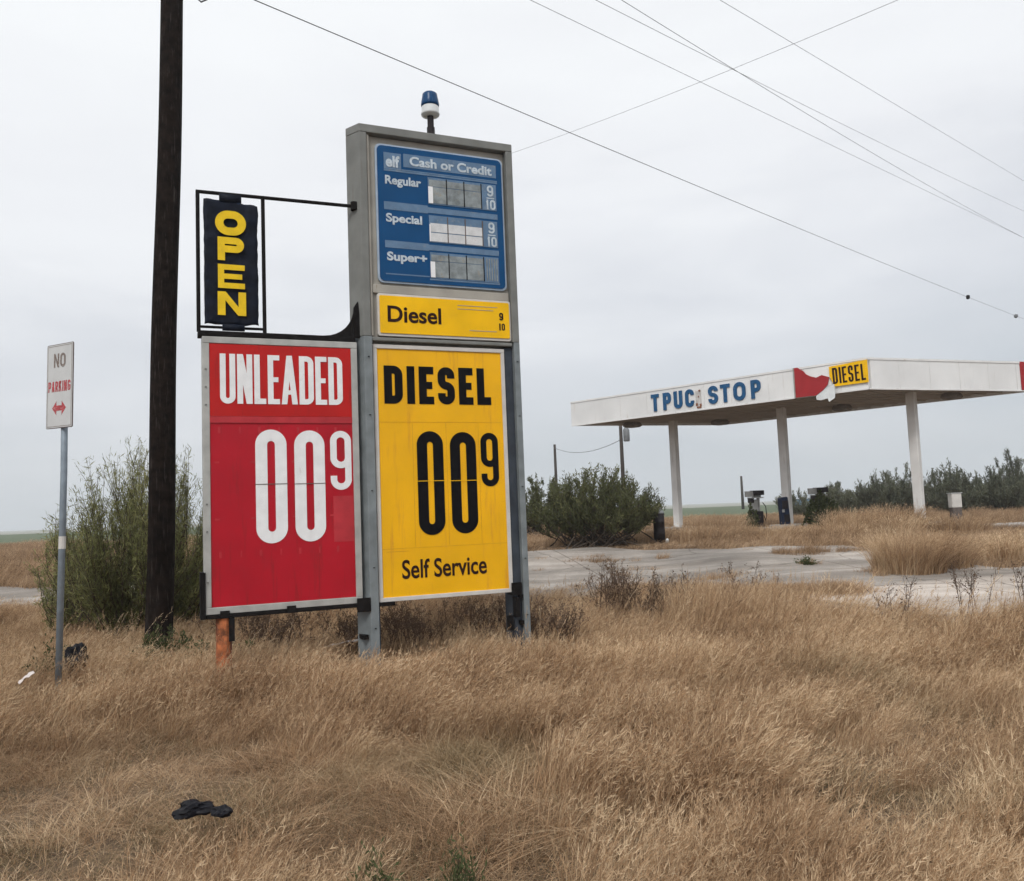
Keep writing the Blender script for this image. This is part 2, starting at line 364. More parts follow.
def text_mesh(name, s, x0, x1, z0, y, mat_, parent, hh, bold=.012, d=.004, ztop=None):
    """lower-case lettering from the built-in font, stretched to x0..x1 and cap height hh, standing in the x-z plane"""
    cu = bpy.data.curves.new('lettering_curve', 'FONT'); cu.body = s; cu.size = 1; cu.offset = bold; cu.resolution_u = 6; cu.fill_mode = 'BOTH'; cu.extrude = .02
    to = bpy.data.objects.new('lettering_curve', cu); COL.objects.link(to)
    dg = bpy.context.evaluated_depsgraph_get(); dg.update()
    me = bpy.data.meshes.new_from_object(to.evaluated_get(dg))
    bpy.data.objects.remove(to); bpy.data.curves.remove(cu)
    n = len(me.vertices); co = np.empty(n*3, dtype=np.float32); me.vertices.foreach_get('co', co); co = co.reshape(-1,3)
    ax0, ax1 = co[:,0].min(), co[:,0].max(); ay1 = co[:,1].max()
    X = x0+(co[:,0]-ax0)/(ax1-ax0)*(x1-x0); Z = z0+co[:,1]/ay1*hh; Y = y-(co[:,2]+.02)/.04*d
    co2 = np.stack([X, Y, Z], 1).astype(np.float32)
    me.vertices.foreach_set('co', co2.ravel()); me.update()
    return link(name, me, mat_, parent)

# ------------------------------------------------------------------ setting: ground, lot, slab, crop field
def grid_sheet(name, xs, ys, zfun, m, kind='structure'):
    nx, ny = len(xs), len(ys)
    v = [(x, y, zfun(x, y)) for y in ys for x in xs]
    f = [(j*nx+i, j*nx+i+1, (j+1)*nx+i+1, (j+1)*nx+i) for j in range(ny-1) for i in range(nx-1)]
    me = bpy.data.meshes.new(name); me.from_pydata(v, [], f); me.update()
    o = link(name, me, m, None, True); tag(o, kind=kind); return o
xs = [-1500,-700,-300,-120,-60]+[x*.6 for x in range(-66, 84)]+[60,120,300,700,1500]
ys = [-60,-20,-8]+[y*.5 for y in range(-6, 110)]+[60,80,120,200,400,900,1800]
def bumpy(x, y):
    z = gz(x, y)
    if y < 60 and abs(x) < 60: z += .05*noise.noise(Vector((x*.5, y*.5, 0)))+.02*noise.noise(Vector((x*1.7, y*1.7, 3)))
    return z-.03
grid_sheet('ground', xs, ys, bumpy, M['earth'])
grid_sheet('crop_field', [-900,-300,-100,-40,0,40,100,300,900], [60,70,90,130,220], lambda x, y: .53+.02, M['crop'])
grid_sheet('far_field', [-1400,-500,0,500,1400], [221,400,900,1700], lambda x, y: .52, M['farland'])
def lot_far(x):
    w = .25*math.sin(x*1.3)+.15*math.sin(x*3.1+1)
    if x < -11.4: b = 20.
    elif x < 2.3: b = 20+3.4*(x+11.4)/13.7
    elif x < 5.5: b = 23.4-2.4*(x-2.3)/3.2
    elif x < 7.9: b = 21.2
    else: b = 21.2-5.0*ss(7.9, 9.0, x)+.07*max(0, x-9)
    return b+w
def strip_sheet(name, x0, x1, dx, fa, fb, nrow, lift, m):
    xsn = [x0+dx*i for i in range(int((x1-x0)/dx)+1)]; v = []
    for x in xsn:
        a, b = fa(x), fb(x)
        for j in range(nrow+1):
            y = a+(b-a)*j/nrow; v.append((x, y, gz(x, y)+lift))
    k = nrow+1
    f = [(i*k+j, (i+1)*k+j, (i+1)*k+j+1, i*k+j+1) for i in range(len(xsn)-1) for j in range(nrow)]
    me = bpy.data.meshes.new(name); me.from_pydata(v, [], f); me.update()
    o = link(name, me, m, None, True); return tag(o, kind='structure')
def lot_near(x): return yf(x)-.4+.15*math.sin(x*2.1)
strip_sheet('road', -40, 30, .25, lot_near, lot_far, 30, .045, M['lot'])
def slab_far(x): return 13.75+.29*(x-4.5)
sl = strip_sheet('concrete_apron', 4.4, 24, .3, lambda x: max(10.9, 13.4-2.6*min(1, (x-4.4)/.9)), slab_far, 12, .085, M['slab'])
so = sl.modifiers.new('thick', 'SOLIDIFY'); so.thickness = .035; so.offset = -1

# ------------------------------------------------------------------ grass tufts (instanced)
def blades_mesh(name, N, rad, hmin, hmax, wid, lean, seg=4, heads=0, flat=0., m=None, leanvar=.5, tilt=(1., .25)):
    """N bent tapering blades; lean pushes them down the wind"""
    ang = rng.uniform(0, 2*np.pi, N); rr = rad*np.sqrt(rng.uniform(0, 1, N))
    bx = rr*np.cos(ang); by = rr*np.sin(ang)
    h = rng.uniform(hmin, hmax, N); fa = rng.uniform(0, 2*np.pi, N)
    own = rng.uniform(0, leanvar, N)
    lx = lean*rng.uniform(.3, 1.4, N)*tilt[0]+own*np.cos(ang+rng.normal(0, .8, N)); ly = lean*tilt[1]*rng.normal(0, 1, N)+own*np.sin(ang+rng.normal(0, .8, N))
    w = wid*rng.uniform(.6, 1.3, N); tint = rng.uniform(0, 1, N)
    V = []; F = []; Tn = []
    T = np.linspace(0, 1, seg+1)
    pts = np.zeros((N, seg+1, 3))
    for k, t in enumerate(T):
        pts[:,k,0] = bx+lx*h*t**1.8; pts[:,k,1] = by+ly*h*t**1.8
        pts[:,k,2] = h*(t-.28*t**2.2*np.minimum(1.5, np.hypot(lx, ly)))*(1-flat)
    sx = np.cos(fa); sy = np.sin(fa)
    vs = []
    for k, t in enumerate(T):
        ww = w*(1-t**1.6)*.5 if k < seg else w*.04
        a = pts[:,k].copy(); b = pts[:,k].copy()
        a[:,0] -= sx*ww; a[:,1] -= sy*ww; b[:,0] += sx*ww; b[:,1] += sy*ww
        vs.append(a); vs.append(b)
    vs = np.stack(vs, 1)   # N, 2(seg+1), 3
    per = 2*(seg+1); base = np.arange(N)[:,None]*per
    fs = []
    for k in range(seg): fs.append(np.stack([base[:,0]+2*k, base[:,0]+2*k+1, base[:,0]+2*k+3, base[:,0]+2*k+2], 1))
    fs = np.stack(fs, 1).reshape(-1, 4); vs = vs.reshape(-1, 3); tn = np.repeat(tint, per)
    if heads:      # feathery seed heads: short hairs along the top third of the taller stems
        idx = np.nonzero(h > hmin+(hmax-hmin)*.45)[0]; HV = []; HT = []
        for j in range(heads):
            t = rng.uniform(.62, 1, len(idx))
            k = np.minimum((t*seg).astype(int), seg-1); fr = t*seg-k
            P = pts[idx, k]*(1-fr[:,None])+pts[idx, k+1]*fr[:,None]
            D = pts[idx, seg]-pts[idx, seg-1]; D /= np.linalg.norm(D, axis=1)[:,None]
            D = D+rng.normal(0, .38, D.shape); D /= np.linalg.norm(D, axis=1)[:,None]
            Ln = rng.uniform(.02, .055, len(idx))[:,None]; S = rng.normal(0, 1, D.shape); S -= D*(S*D).sum(1)[:,None]; S /= np.linalg.norm(S, axis=1)[:,None]
            hw = wid*.42
            HV.append(np.stack([P-S*hw, P+S*hw, P+D*Ln+S*hw*.3, P+D*Ln-S*hw*.3], 1)); HT.append(np.repeat(np.minimum(1, tint[idx]+.25), 4))
        HV = np.concatenate(HV).reshape(-1, 3); HT = np.concatenate(HT)
        nb = len(vs); nh = len(HV)//4
        vs = np.concatenate([vs, HV]); fs = np.concatenate([fs, nb+np.arange(nh*4).reshape(-1, 4)]); tn = np.concatenate([tn, HT])
    return raw_mesh(name, vs, fs, tn, m)
def raw_mesh(name, vs, fs, tint, m):
    me = bpy.data.meshes.new(name)
    me.vertices.add(len(vs)); me.vertices.foreach_set('co', np.asarray(vs, np.float32).ravel())
    nf = len(fs); me.loops.add(nf*4); me.loops.foreach_set('vertex_index', np.asarray(fs, np.int32).ravel())
    me.polygons.add(nf); me.polygons.foreach_set('loop_start', np.arange(0, nf*4, 4, dtype=np.int32))
    me.update(calc_edges=True)
    if tint is not None:
        a = me.attributes.new('tint', 'FLOAT', 'POINT'); a.data.foreach_set('value', np.asarray(tint, np.float32))
    if m: me.materials.append(m)
    return me
def instanced(name, variants, P, rot, scl, idx, label=None):
    c = bpy.data.collections.new(name+'_blades')
    for k, me in enumerate(variants):
        o = bpy.data.objects.new('%s_variety_%02d' % (name, k), me); c.objects.link(o)
    me = bpy.data.meshes.new(name); me.vertices.add(len(P)); me.vertices.foreach_set('co', np.asarray(P, np.float32).ravel()); me.update()
    a = me.attributes.new('rot', 'FLOAT_VECTOR', 'POINT'); a.data.foreach_set('vector', np.asarray(rot, np.float32).ravel())
    a = me.attributes.new('scl', 'FLOAT_VECTOR', 'POINT'); a.data.foreach_set('vector', np.asarray(scl, np.float32).ravel())
    a = me.attributes.new('idx', 'INT', 'POINT'); a.data.foreach_set('value', np.asarray(idx, np.int32))
    o = bpy.data.objects.new(name, me); COL.objects.link(o)
    g = bpy.data.node_groups.new(name, 'GeometryNodeTree')
    g.interface.new_socket('Geometry', in_out='INPUT', socket_type='NodeSocketGeometry'); g.interface.new_socket('Geometry', in_out='OUTPUT', socket_type='NodeSocketGeometry')
    n = g.nodes; l = g.links
    gi = n.new('NodeGroupInput'); go = n.new('NodeGroupOutput'); ip = n.new('GeometryNodeInstanceOnPoints'); ci = n.new('GeometryNodeCollectionInfo')
    ci.inputs['Collection'].default_value = c; ci.inputs['Separate Children'].default_value = True; ci.inputs['Reset Children'].default_value = True
    def att(nm, tp):
        q = n.new('GeometryNodeInputNamedAttribute'); q.data_type = tp; q.inputs['Name'].default_value = nm; return q.outputs[0]
    l.new(gi.outputs[0], ip.inputs['Points']); l.new(ci.outputs[0], ip.inputs['Instance']); ip.inputs['Pick Instance'].default_value = True
    l.new(att('idx', 'INT'), ip.inputs['Instance Index'])
    er = n.new('FunctionNodeEulerToRotation'); l.new(att('rot', 'FLOAT_VECTOR'), er.inputs[0]); l.new(er.outputs[0], ip.inputs['Rotation'])
    l.new(att('scl', 'FLOAT_VECTOR'), ip.inputs['Scale']); l.new(ip.outputs[0], go.inputs[0])
    md = o.modifiers.new('tufts', 'NODES'); md.node_group = g
    return tag(o, label, kind='stuff')
def nzv(x, y, s, o=0.): return noise.noise(Vector((x*s+o, y*s-o, o)))

near_var = [blades_mesh('tuft', 90, .17, .20, .50, .0052, .55, 4, 6, 0, M['grass']) for _ in range(7)]
near_var += [blades_mesh('tuft_matted', 90, .24, .16, .38, .0058, 1.0, 4, 0, .2, M['grass'], 1.7) for _ in range(4)]
near_var += [blades_mesh('tall_stems', 14, .16, .5, .80, .0042, .42, 5, 16, 0, M['grass']) for _ in range(2)]
near_var += [blades_mesh('tuft_tangled', 100, .28, .14, .34, .0065, .5, 5, 0, .3, M['grass'], 2.3) for _ in range(3)]
near_var += [blades_mesh('tuft_olive', 90, .26, .14, .32, .0055, .5, 4, 0, .25, M['grass_dark'], 2.0) for _ in range(2)]
lows = [(-2.3, 6.1, .75, .35), (.3, 4.9, .8, .3), (2.3, 6.0, 1.0, .45), (-3.6, 5.6, 1.4, .4), (-3.2, 7.0, 1.3, .25), (-1.2, 5.6, .9, .4), (-3.4, 4.9, .8, .4), (2.6, 5.9, .6, .4), (3.6, 7.2, .8, .3), (2.0, 5.3, .7, .5), (.6, 6.4, .5, .3), (-.2, 4.2, .7, .4), (1.6, 7.6, .6, .3), (-2.6, 5.0, .9, .4), (-4.6, 8.6, 1.2, .3), (-1.0, 5.4, .9, .25), (-1.7, 10.6, 1.1, .45), (.4, 11.0, .6, .3)]
P = []; RO = []; SC = []; ID = []
cell = .145
y = 2.6
while y < 15.6:
    x = -.66*y-2.6
    while x < .66*y+2.6:
        px = x+random.uniform(-.1, .1); py = y+random.uniform(-.1, .1)
        x += cell if y < 9 else cell*1.15
        if py > lot_near(px)+.05: continue
        k = 1.0+.42*nzv(px, py, .45, 2.)+.34*nzv(px, py, 1.5, 5.)
        low = 0
        for (lx, ly, lr, la) in lows:
            dd = math.hypot((px-lx), (py-ly)*.8)/lr
            if dd < 1: low = max(low, la*(1-dd*dd))
        k *= 1-low*.95
        if px < -3.6 and 7.8 < py < 9.4: k *= 1.15
        if px < -.5 and py < 7.5: k *= .86
        if random.random() < low*.9: continue
        # strip next to the road thins out, tops drop to show it
        e = lot_near(px)-py
        if e < .8: k *= .92 if px < 3.5 else .74
        if px > 1.2 and 7 < py < 9.6: k *= 1.05
        if 8.3 < py < 11.2: k *= 1.12
        matted = (random.random() < (.25+low*1.2+(.35 if (px < 0 and py < 7.2) else 0)))
        k = max(.45, min(1.4, k))
        P.append((px, py, gz(px, py)-.04)); RO.append((random.gauss(0, .06), random.gauss(0, .06), random.gauss(0, .45) if not matted else random.uniform(0, 6.28)))
        s = k*random.uniform(.85, 1.15)
        lowleft = px < .2 and py < 7.4 and nzv(px, py, .6, 31.) > -.15
        if random.random() < low*1.0: i_ = random.randrange(16, 18)
        elif lowleft or (matted and random.random() < .4): i_ = random.randrange(13, 16)
        elif matted: i_ = random.randrange(7, 11)
        elif random.random() < .07+(.10 if px > 1.5 else 0): i_ = random.randrange(11, 13)
        else: i_ = random.randrange(7)
        SC.append((max(.7, s), max(.7, s), s)); ID.append(i_)
    y += cell if y < 9 else cell*1.15
print('near tufts', len(P))
instanced('dry_grass', near_var, P, RO, SC, ID, 'dry straw-coloured grass covering the foreground verge')

far_var = [blades_mesh('far_tuft', 60, .3, .2, .5, .011, .3, 3, 2, 0, M['grass_far']) for _ in range(5)]
P = []; RO = []; SC = []; ID = []
def far_k(px, py):
    """height factor of the grass beyond the road"""
    k = .72+.5*nzv(px, py, .22, 9.)+.6*nzv(px, py, .8, 15.)
    if 22 < py < 36: k *= .95
    if 3.2 < px < 4.9 and 22.5 < py < 25.3: k *= .4
    if 28 < py < 32.5 and 8 < px < 11.5: k *= .7
    if py < lot_far(px)+1.2: k *= .8
    return k
y = 15.5
while y < 61:
    st = .34 if y < 30 else .55
    x = max(-.66*y-4, -44)
    while x < .66*y+5:
        px = x+random.uniform(-st/2, st/2); py = y+random.uniform(-st/2, st/2); x += st
        if py < lot_far(px)-.1: continue
        k = far_k(px, py)
        if math.hypot(px-2.35, (py-24.3)*.9) < 1.9 and py < 25.2: k *= .22
        if 9 < px < 20 and 16 < py < 25: k *= .62
        if 6.5 < px < 18 and 25 < py < 31 and nzv(px, py, .5, 4) > .1: k *= .5
        if nzv(px, py, .35, 20.) > .32: continue
        k = max(.2, min(1.9, k))
        P.append((px, py, gz(px, py)-.05)); RO.append((0, 0, random.gauss(0, .8)))
        s = k*random.uniform(.8, 1.15); SC.append((1.1, 1.1, s)); ID.append(random.randrange(5))
    y += st
# grass bands and patches that break up the lot
for _ in range(5200):
    px = random.uniform(-14, 9); py = random.uniform(14.6, 21.8)
    q_ = noise.noise(Vector((px*.38+7, py*1.25, 2.)))+.35*noise.noise(Vector((px*1.6, py*2.5, 6.)))
    if q_ < .36: continue
    P.append((px, py, gz(px, py)+.03)); RO.append((0, 0, random.gauss(0, 1))); s = random.uniform(.10, .32)*(1+q_); SC.append((.5, .5, s)); ID.append(random.randrange(5))
for _ in range(420):
    t_ = random.random(); px = 1.8+3.6*t_+random.gauss(0,.12); py = 15.2-1.7*t_+random.gauss(0,.22)
    P.append((px, py, gz(px, py)+.03)); RO.append((0, 0, random.gauss(0, 1))); s = random.uniform(.25, .6); SC.append((.6, .6, s)); ID.append(random.randrange(5))
# sparse tufts in the cracks of the lot
for _ in range(150):
    px = random.uniform(-14, 8); py = random.uniform(15.5, 21.5)
    if nzv(px, py, .7, 3) < .12: continue
    P.append((px, py, gz(px, py)+.03)); RO.append((0, 0, random.gauss(0, 1))); s = random.uniform(.12, .3); SC.append((.45, .45, s)); ID.append(random.randrange(5))
print('far tufts', len(P))
instanced('far_dry_grass', far_var, P, RO, SC, ID, 'tan dry grass beyond the road and under the canopy')

# ------------------------------------------------------------------ bunch grasses / weeds / bushes
def clump(name, x, y, r, h, N, label, cat='grass clump', group=None, wid=.006, m=None, lean=.2, spread=.9, heads=3):
    me = blades_mesh(name, N, r, h*.5, h, wid, lean, 4, heads, 0, None, spread)
    o = link(name, me, m or M['grass'], None); o.location = (x, y, gz(x, y)-.04)
    return tag(o, label, cat, group)
G1 = 'bunches of tall dry grass beside the lot'
clump('grass_clump', 7.3, 16.0, .62, .98, 3200, 'big rounded tan grass clump at the right edge of the lot, biggest of the bunches', group=G1, wid=.008)
clump('grass_clump', 8.2, 16.5, .5, .8, 1800, 'tan grass clump just right of the biggest bunch beside the lot', group=G1, wid=.008)
clump('grass_clump', 2.75, 12.0, .75, 1.02, 3600, 'tall reddish tan grass stand at the verge edge in front of the lot centre', group=G1, wid=.005, spread=.35)
clump('grass_clump', 9.6, 24.5, .7, .95, 1800, 'tan grass bunch under the canopy, between the ivy covered pump and the right column', group=G1, wid=.012)
clump('grass_clump', 11.2, 25.3, .8, 1.0, 1800, 'wide tan grass bunch under the canopy just left of the right column', group=G1, wid=.012)

for k, (cx_, cy_, cr, ch, lb) in enumerate([(5.6,24.6,.9,.6,'low tan grass mound right of the charred barrel, in front of the first canopy column'),(7.3,24.0,.9,.55,'tan grass mound in front of the left fuel pump'),(8.6,22.9,.7,.6,'low grass mound at the lot edge in front of the right fuel pump'),(10.4,23.6,.8,.75,'grass mound at the lot edge left of the big rounded clump'),(6.9,29.5,1.0,.85,'tan grass mound behind, between the first column and the left fuel pump'),(12.6,24.4,.8,.62,'tan grass mound in front of the right canopy column foot'),(15.5,23.0,.9,.7,'grass mound at the photo right edge in front of the kerb pad'),(10.1,17.6,.6,.6,'low tan grass clump at the right of the two lot edge clumps'),(11.4,18.6,.7,.6,'low tan grass clump at the right edge of the photo behind the pale apron')]):
    clump('grass_clump', cx_, cy_, cr, ch, 1300, lb, group=G1, wid=.011)
def weed(x, y, h, n, seed, label, r=.35, m=None, dots=True, group=None):
    rn = np.random.default_rng(seed); root = empty('dry_weed', (x, y, gz(x, y)-.03))
    tag(root, label, 'weed', group)
    mb = MB(); HV = []; HT = []
    for i in range(n):
        a = rn.uniform(0, 6.28); sp = rn.uniform(.05, r); hh = h*rn.uniform(.55, 1)
        p0 = Vector((rn.normal(0, r*.45), rn.normal(0, r*.45), 0)); p2 = p0+Vector((sp*.9*math.cos(a), sp*.9*math.sin(a), hh)); p1 = p0.lerp(p2, .5)+Vector((0, 0, .1*h))
        mb.tube([p0, p1, p2], [.0042, .0035, .002], 4, cap=False)
        for k in range(12):
            t = rn.uniform(.35, 1); q = p0.lerp(p1, t*2) if t < .5 else p1.lerp(p2, t*2-1)
            e = q+Vector((rn.normal(0, .07), rn.normal(0, .07), rn.uniform(.04, .17)))
            mb.tube([q, e], [.0022, .0014], 3, cap=False)
            for j in range(5 if dots else 2):
                c = np.array(q.lerp(e, rn.uniform(.4, 1)))+rn.normal(0, .012, 3)
                u = rn.normal(0, 1, 3); u /= np.linalg.norm(u); v = np.cross(u, rn.normal(0, 1, 3)); v /= np.linalg.norm(v)
                s = rn.uniform(.008, .016); HV.append(np.stack([c-u*s, c-v*s*.6, c+u*s, c+v*s*.6])); HT.append(np.full(4, rn.uniform(0, .7)))
    mb.build('stems', M['weed'] if m is None else m, root)
    HV = np.concatenate(HV); me = raw_mesh('seed_heads', HV, np.arange(len(HV)).reshape(-1, 4), np.concatenate(HT), None)
    link('seed_heads', me, M['weed'] if m is None else m, root)
    return root
W1 = 'dead dark weeds along the verge'
weed(1.5, 12.9, 1.1, 44, 1, 'tall dark dead weed with seed heads just right of the diesel pylon', .45, group=W1)
weed(2.1, 12.6, .95, 36, 2, 'shorter bushy dead weed right beside the taller dark weed right of the pylon', .4, group=W1)
weed(3.5, 12.6, 1.0, 9, 3, 'sparse dark weed sticking out of the tall grass stand near the lot centre', .3, group=W1)
weed(4.6, 10.6, .75, 6, 4, 'thin dark weed stalks left of centre in front of the pale concrete apron', .2, dots=False, group=W1)
weed(5.5, 10.6, .8, 8, 5, 'dark weed stalks in front of the middle of the pale concrete apron', .25, dots=False, group=W1)
weed(6.4, 10.7, .85, 8, 6, 'dark weed stalks in front of the pale apron near the right edge of the photo', .25, dots=False, group=W1)
weed(-1.1, 11.6, .75, 16, 7, 'brown tangled dead weed behind the gap between the red sign and the left steel post', .5, group=W1)
weed(-.6, 12.2, .8, 16, 8, 'brown tangled dead weed standing behind the lower edge of the yellow diesel sign, left half', .5, group=W1)
weed(-2.6, 11.7, .7, 14, 9, 'brown tangled dead weed behind the orange post under the red sign', .5, group=W1)
weed(.15, 12.0, .7, 14, 10, 'brown tangled dead weed behind the bottom right corner of the yellow diesel sign', .45, group=W1)

for k, (wx, wy, lb) in enumerate([(-3.2,11.3,'brown dead weed just left of the orange leg of the red board'),(-2.0,11.4,'brown dead weed behind the right half of the red board bottom edge'),(-1.5,11.9,'brown dead weed behind the left steel post of the pylon'),(-.25,11.4,'brown dead weed under the middle of the yellow diesel board'),(.45,11.2,'brown dead weed at the foot of the right steel post'),(-3.6,11.6,'brown dead weed between the utility pole and the red board')]):
    weed(wx, wy, .78, 26, 30+k, lb, .42, group=W1)
def bush(name, x, y, H, W, nst, ntw, nleaf, seed, mleaf, label, cat='bush', up=.55, leaf=(.035,.006), twig=.45, group=None, parts=('branches','foliage'), base=.15, inner=.25, stemr=.016, skew=0., jag=.25, zoff=0., taper=.6):
    rn = np.random.default_rng(seed); root = empty(name, (x, y, gz(x, y)-.03+zoff)); tag(root, label, cat, group)
    mb = MB(); LV = []; LT = []
    for i in range(nst):
        a = rn.uniform(0, 2*np.pi); q = math.sqrt(rn.uniform(0, 1)); out = W*.5*q
        hh = H*(1-.55*q*q)*rn.uniform(1-jag, 1.0)
        b = np.array([rn.normal(0, base), rn.normal(0, base), 0.]); tip = np.array([out*math.cos(a)+skew*hh, out*math.sin(a), hh])
        ctl = b*.4+tip*.6; ctl[2] *= (1-up*.55); ctl[:2] *= 1.05
        ts = np.linspace(0, 1, 7); C = [(1-t)**2*b+2*t*(1-t)*ctl+t*t*tip for t in ts]
        C = [c+rn.normal(0, .02*H, 3)*(0 if k == 0 else .6) for k, c in enumerate(C)]
        mb.tube([Vector(c) for c in C], [stemr*(1-.85*t) for t in ts], 5, cap=False)
        C = np.array(C)
        for j in range(ntw):
            t = rn.uniform(inner, 1); kk = min(int(t*6), 5); fr = t*6-kk; p = C[kk]*(1-fr)+C[kk+1]*fr
            d = C[kk+1]-C[kk]; d /= np.linalg.norm(d); d = d+rn.normal(0, .45, 3); d[2] += up; d /= np.linalg.norm(d)
            L = twig*rn.uniform(.4, 1.1)*(1.15-taper*t)
            e = p+d*L; mid = (p+e)/2+rn.normal(0, .03*L, 3)
            mb.tube([Vector(p), Vector(e)], [stemr*.22, stemr*.1], 3, cap=False)
            n = nleaf; tt = rn.uniform(.05, 1.05, n)[:,None]; c = p+(e-p)*tt+rn.normal(0, .02+.03*L, (n, 3))
            u = d[None]*.8+rn.normal(0, .45, (n, 3)); u /= np.linalg.norm(u, axis=1)[:,None]
            v = np.cross(u, rn.normal(0, 1, (n, 3))); v /= np.linalg.norm(v, axis=1)[:,None]
            sl_ = leaf[0]*rn.uniform(.6, 1.3, (n, 1)); sw = leaf[1]*rn.uniform(.6, 1.3, (n, 1))
            LV.append(np.stack([c-u*sl_, c+v*sw, c+u*sl_, c-v*sw], 1).reshape(-1, 3)); LT.append(np.repeat(np.clip(rn.normal(.45, .2)+rn.normal(0, .15, n), 0, 1), 4))
    mb.build(parts[0], M['bark'], root)
    LV = np.concatenate(LV); me = raw_mesh(parts[1], LV, np.arange(len(LV)).reshape(-1, 4), np.concatenate(LT), None)
    link(parts[1], me, mleaf, root)
    return root
bush('broom_bush', -5.7, 13.2, 3.0, 3.0, 84, 34, 20, 21, M['retama'], 'tall wispy olive green bush behind the utility pole, left of the red sign', up=.85, twig=.62, leaf=(.055,.0055), inner=.12, stemr=.017, base=.25, taper=.15, jag=.3)
bush('broom_bush', -7.0, 13.5, 1.95, 1.7, 30, 20, 13, 22, M['retama'], 'low left outlier of the wispy olive bush, behind the no parking post', up=.6, twig=.5, leaf=(.05,.006), inner=.12, stemr=.016, base=.2)
bush('round_bush', 2.35, 25.0, 2.15, 3.9, 95, 26, 15, 23, M['mesquite'], 'dark green round bush with bare stems, in front of the canopy at its left end', up=.8, twig=.55, leaf=(.06,.014), inner=.38, stemr=.024, base=.6, jag=.14, taper=.3)
bush('round_bush', .6, 35, 2.75, 3.9, 50, 24, 14, 24, M['mesquite'], 'green bush peeking out just right of the pylon, behind the larger round bush', up=.5, twig=.6, leaf=(.07,.018), inner=.3, stemr=.028, base=.5)
bush('round_bush', -1.6, 36, 1.9, 3.2, 40, 20, 12, 25, M['mesquite'], 'green bush hidden mostly behind the diesel pylon, leftmost of the far bushes', up=.5, twig=.6, leaf=(.07,.018), inner=.3, stemr=.028, base=.5)

# far tree row on the right
GT = 'row of scrubby trees on the horizon at right'
tr = [(17.6,47,2.4),(18.9,50,2.7),(19.6,46,3.2),(21.2,47,3.9),(22.2,50,3.6),(22.9,44,3.1),(24.0,47,3.6),(25.3,50,3.9),(25.2,44,3.2),(26.6,46,4.5),(27.8,48,3.4),(28.4,45,3.7),(29.9,47,4.9),(31.2,49,4.4),(31.0,45,3.3),(33.4,48,4.8),(35.5,50,4.3)]
tl = ['lowest scrubby tree at the left end of the far row, nearest the pumps','second small tree from the left end of the far row','small dark tree right of the ivy covered pump, third in the far row','tall narrow tree with a feathery top left of the right canopy column','shaded tree just left of the right canopy column in the far row','low bushy tree directly behind the right canopy column','ragged tree just right of the right canopy column','grey green tree behind the white topped box, taller than its neighbours','low tree in front of the row behind the white topped box','pointed tall tree right of the white topped box','lower tree filling the gap right of the pointed tall tree','medium tree before the tallest crown at the photo right edge','tallest feathery tree near the right edge of the photo','broad tree right beside the tallest feathery tree','low tree in front of the tallest feathery tree','tree mostly past the right edge of the photo','rightmost tree of the far row, beyond the photo edge']
for i, (x, y, h) in enumerate(tr):
    h = h*.76+.1
    bush('scrub_tree', x, y, h, h*1.05, 34, 22, 12, 50+i, M['fartree'], tl[i], 'tree', up=1.0, twig=.75, leaf=(.10,.017), inner=.08, stemr=.035, group=GT, parts=('trunk','crown'), base=.25, jag=.35)
for i, (x, y, h, lb) in enumerate([(17.2,52,1.7,'low shrub farthest left beyond the right fuel pump'),(20.3,48.5,2.0,'low shrub between the third and fourth far trees'),(23.6,51,2.3,'shrub showing left of the right column, low in the far row'),(26.0,47.5,2.2,'shrub between the right column and the white topped box, low in the far row'),(28.9,51,2.6,'shrub low behind the gap right of the white topped box'),(32.3,46,2.4,'shrub low in the far row near the right edge of the photo')]):
    bush('scrub_bush', x, y, h, h*1.9, 34, 20, 12, 90+i, M['fartree'], lb, 'bush', up=.8, twig=.6, leaf=(.09,.018), inner=.08, stemr=.03, group='low shrubs among the far trees', base=.6)
# green plants
def leafy(x, y, h, r, n, seed, label, m=None, up=.6, cat='plant', zoff=0., lf=(.03,.012)):
    return bush('green_plant', x, y, h, r*2, n, 10, 9, seed, m or M['greenleaf'], label, cat, up=up, twig=.22, leaf=lf, inner=.1, stemr=.006, group='small green weeds', parts=('stems','leaves'), base=r*.3, zoff=zoff)
leafy(-4.5, 10.9, .72, .4, 22, 70, 'small dark green weed at the foot of the utility pole')
leafy(-5.75, 10.75, .55, .4, 16, 71, 'low green weed beside the black bag near the no parking post')
leafy(-3.75, 10.9, .62, .5, 22, 72, 'low green weed between the utility pole and the orange post')
leafy(-.35, 4.3, .3, .12, 7, 74, 'green weed low in the grass at the bottom centre of the photo', lf=(.022,.005))
leafy(-.75, 4.25, .3, .08, 4, 75, 'small green sprig at the bottom, left of centre', lf=(.022,.005))
leafy(5.9, 17.6, .14, .2, 8, 76, 'tiny green weed growing in a crack of the lot')
bush('green_plant', 10.85, 30.2, 1.35, 1.1, 40, 16, 12, 77, M['greenleaf'], 'green vine swallowing the right fuel pump', 'vine', up=.6, twig=.3, leaf=(.05,.025), inner=.05, stemr=.01, group='small green weeds', parts=('stems','leaves'), base=.3, zoff=.1)
bush('green_plant', 8.75, 31.5, 1.25, .35, 12, 14, 10, 78, M['greenleaf'], 'narrow upright green weed left of the left fuel pump', 'plant', up=1.2, twig=.2, leaf=(.05,.025), inner=.1, stemr=.01, group='small green weeds', parts=('stems','leaves'), base=.08)
bush('green_plant', 12.3, 26.9, .6, 1.3, 20, 12, 10, 79, M['greenleaf'], 'low green shrub in front of the right canopy column', 'plant', up=.5, twig=.2, leaf=(.04,.02), inner=.1, stemr=.01, group='small green weeds', parts=('stems','leaves'), base=.2)

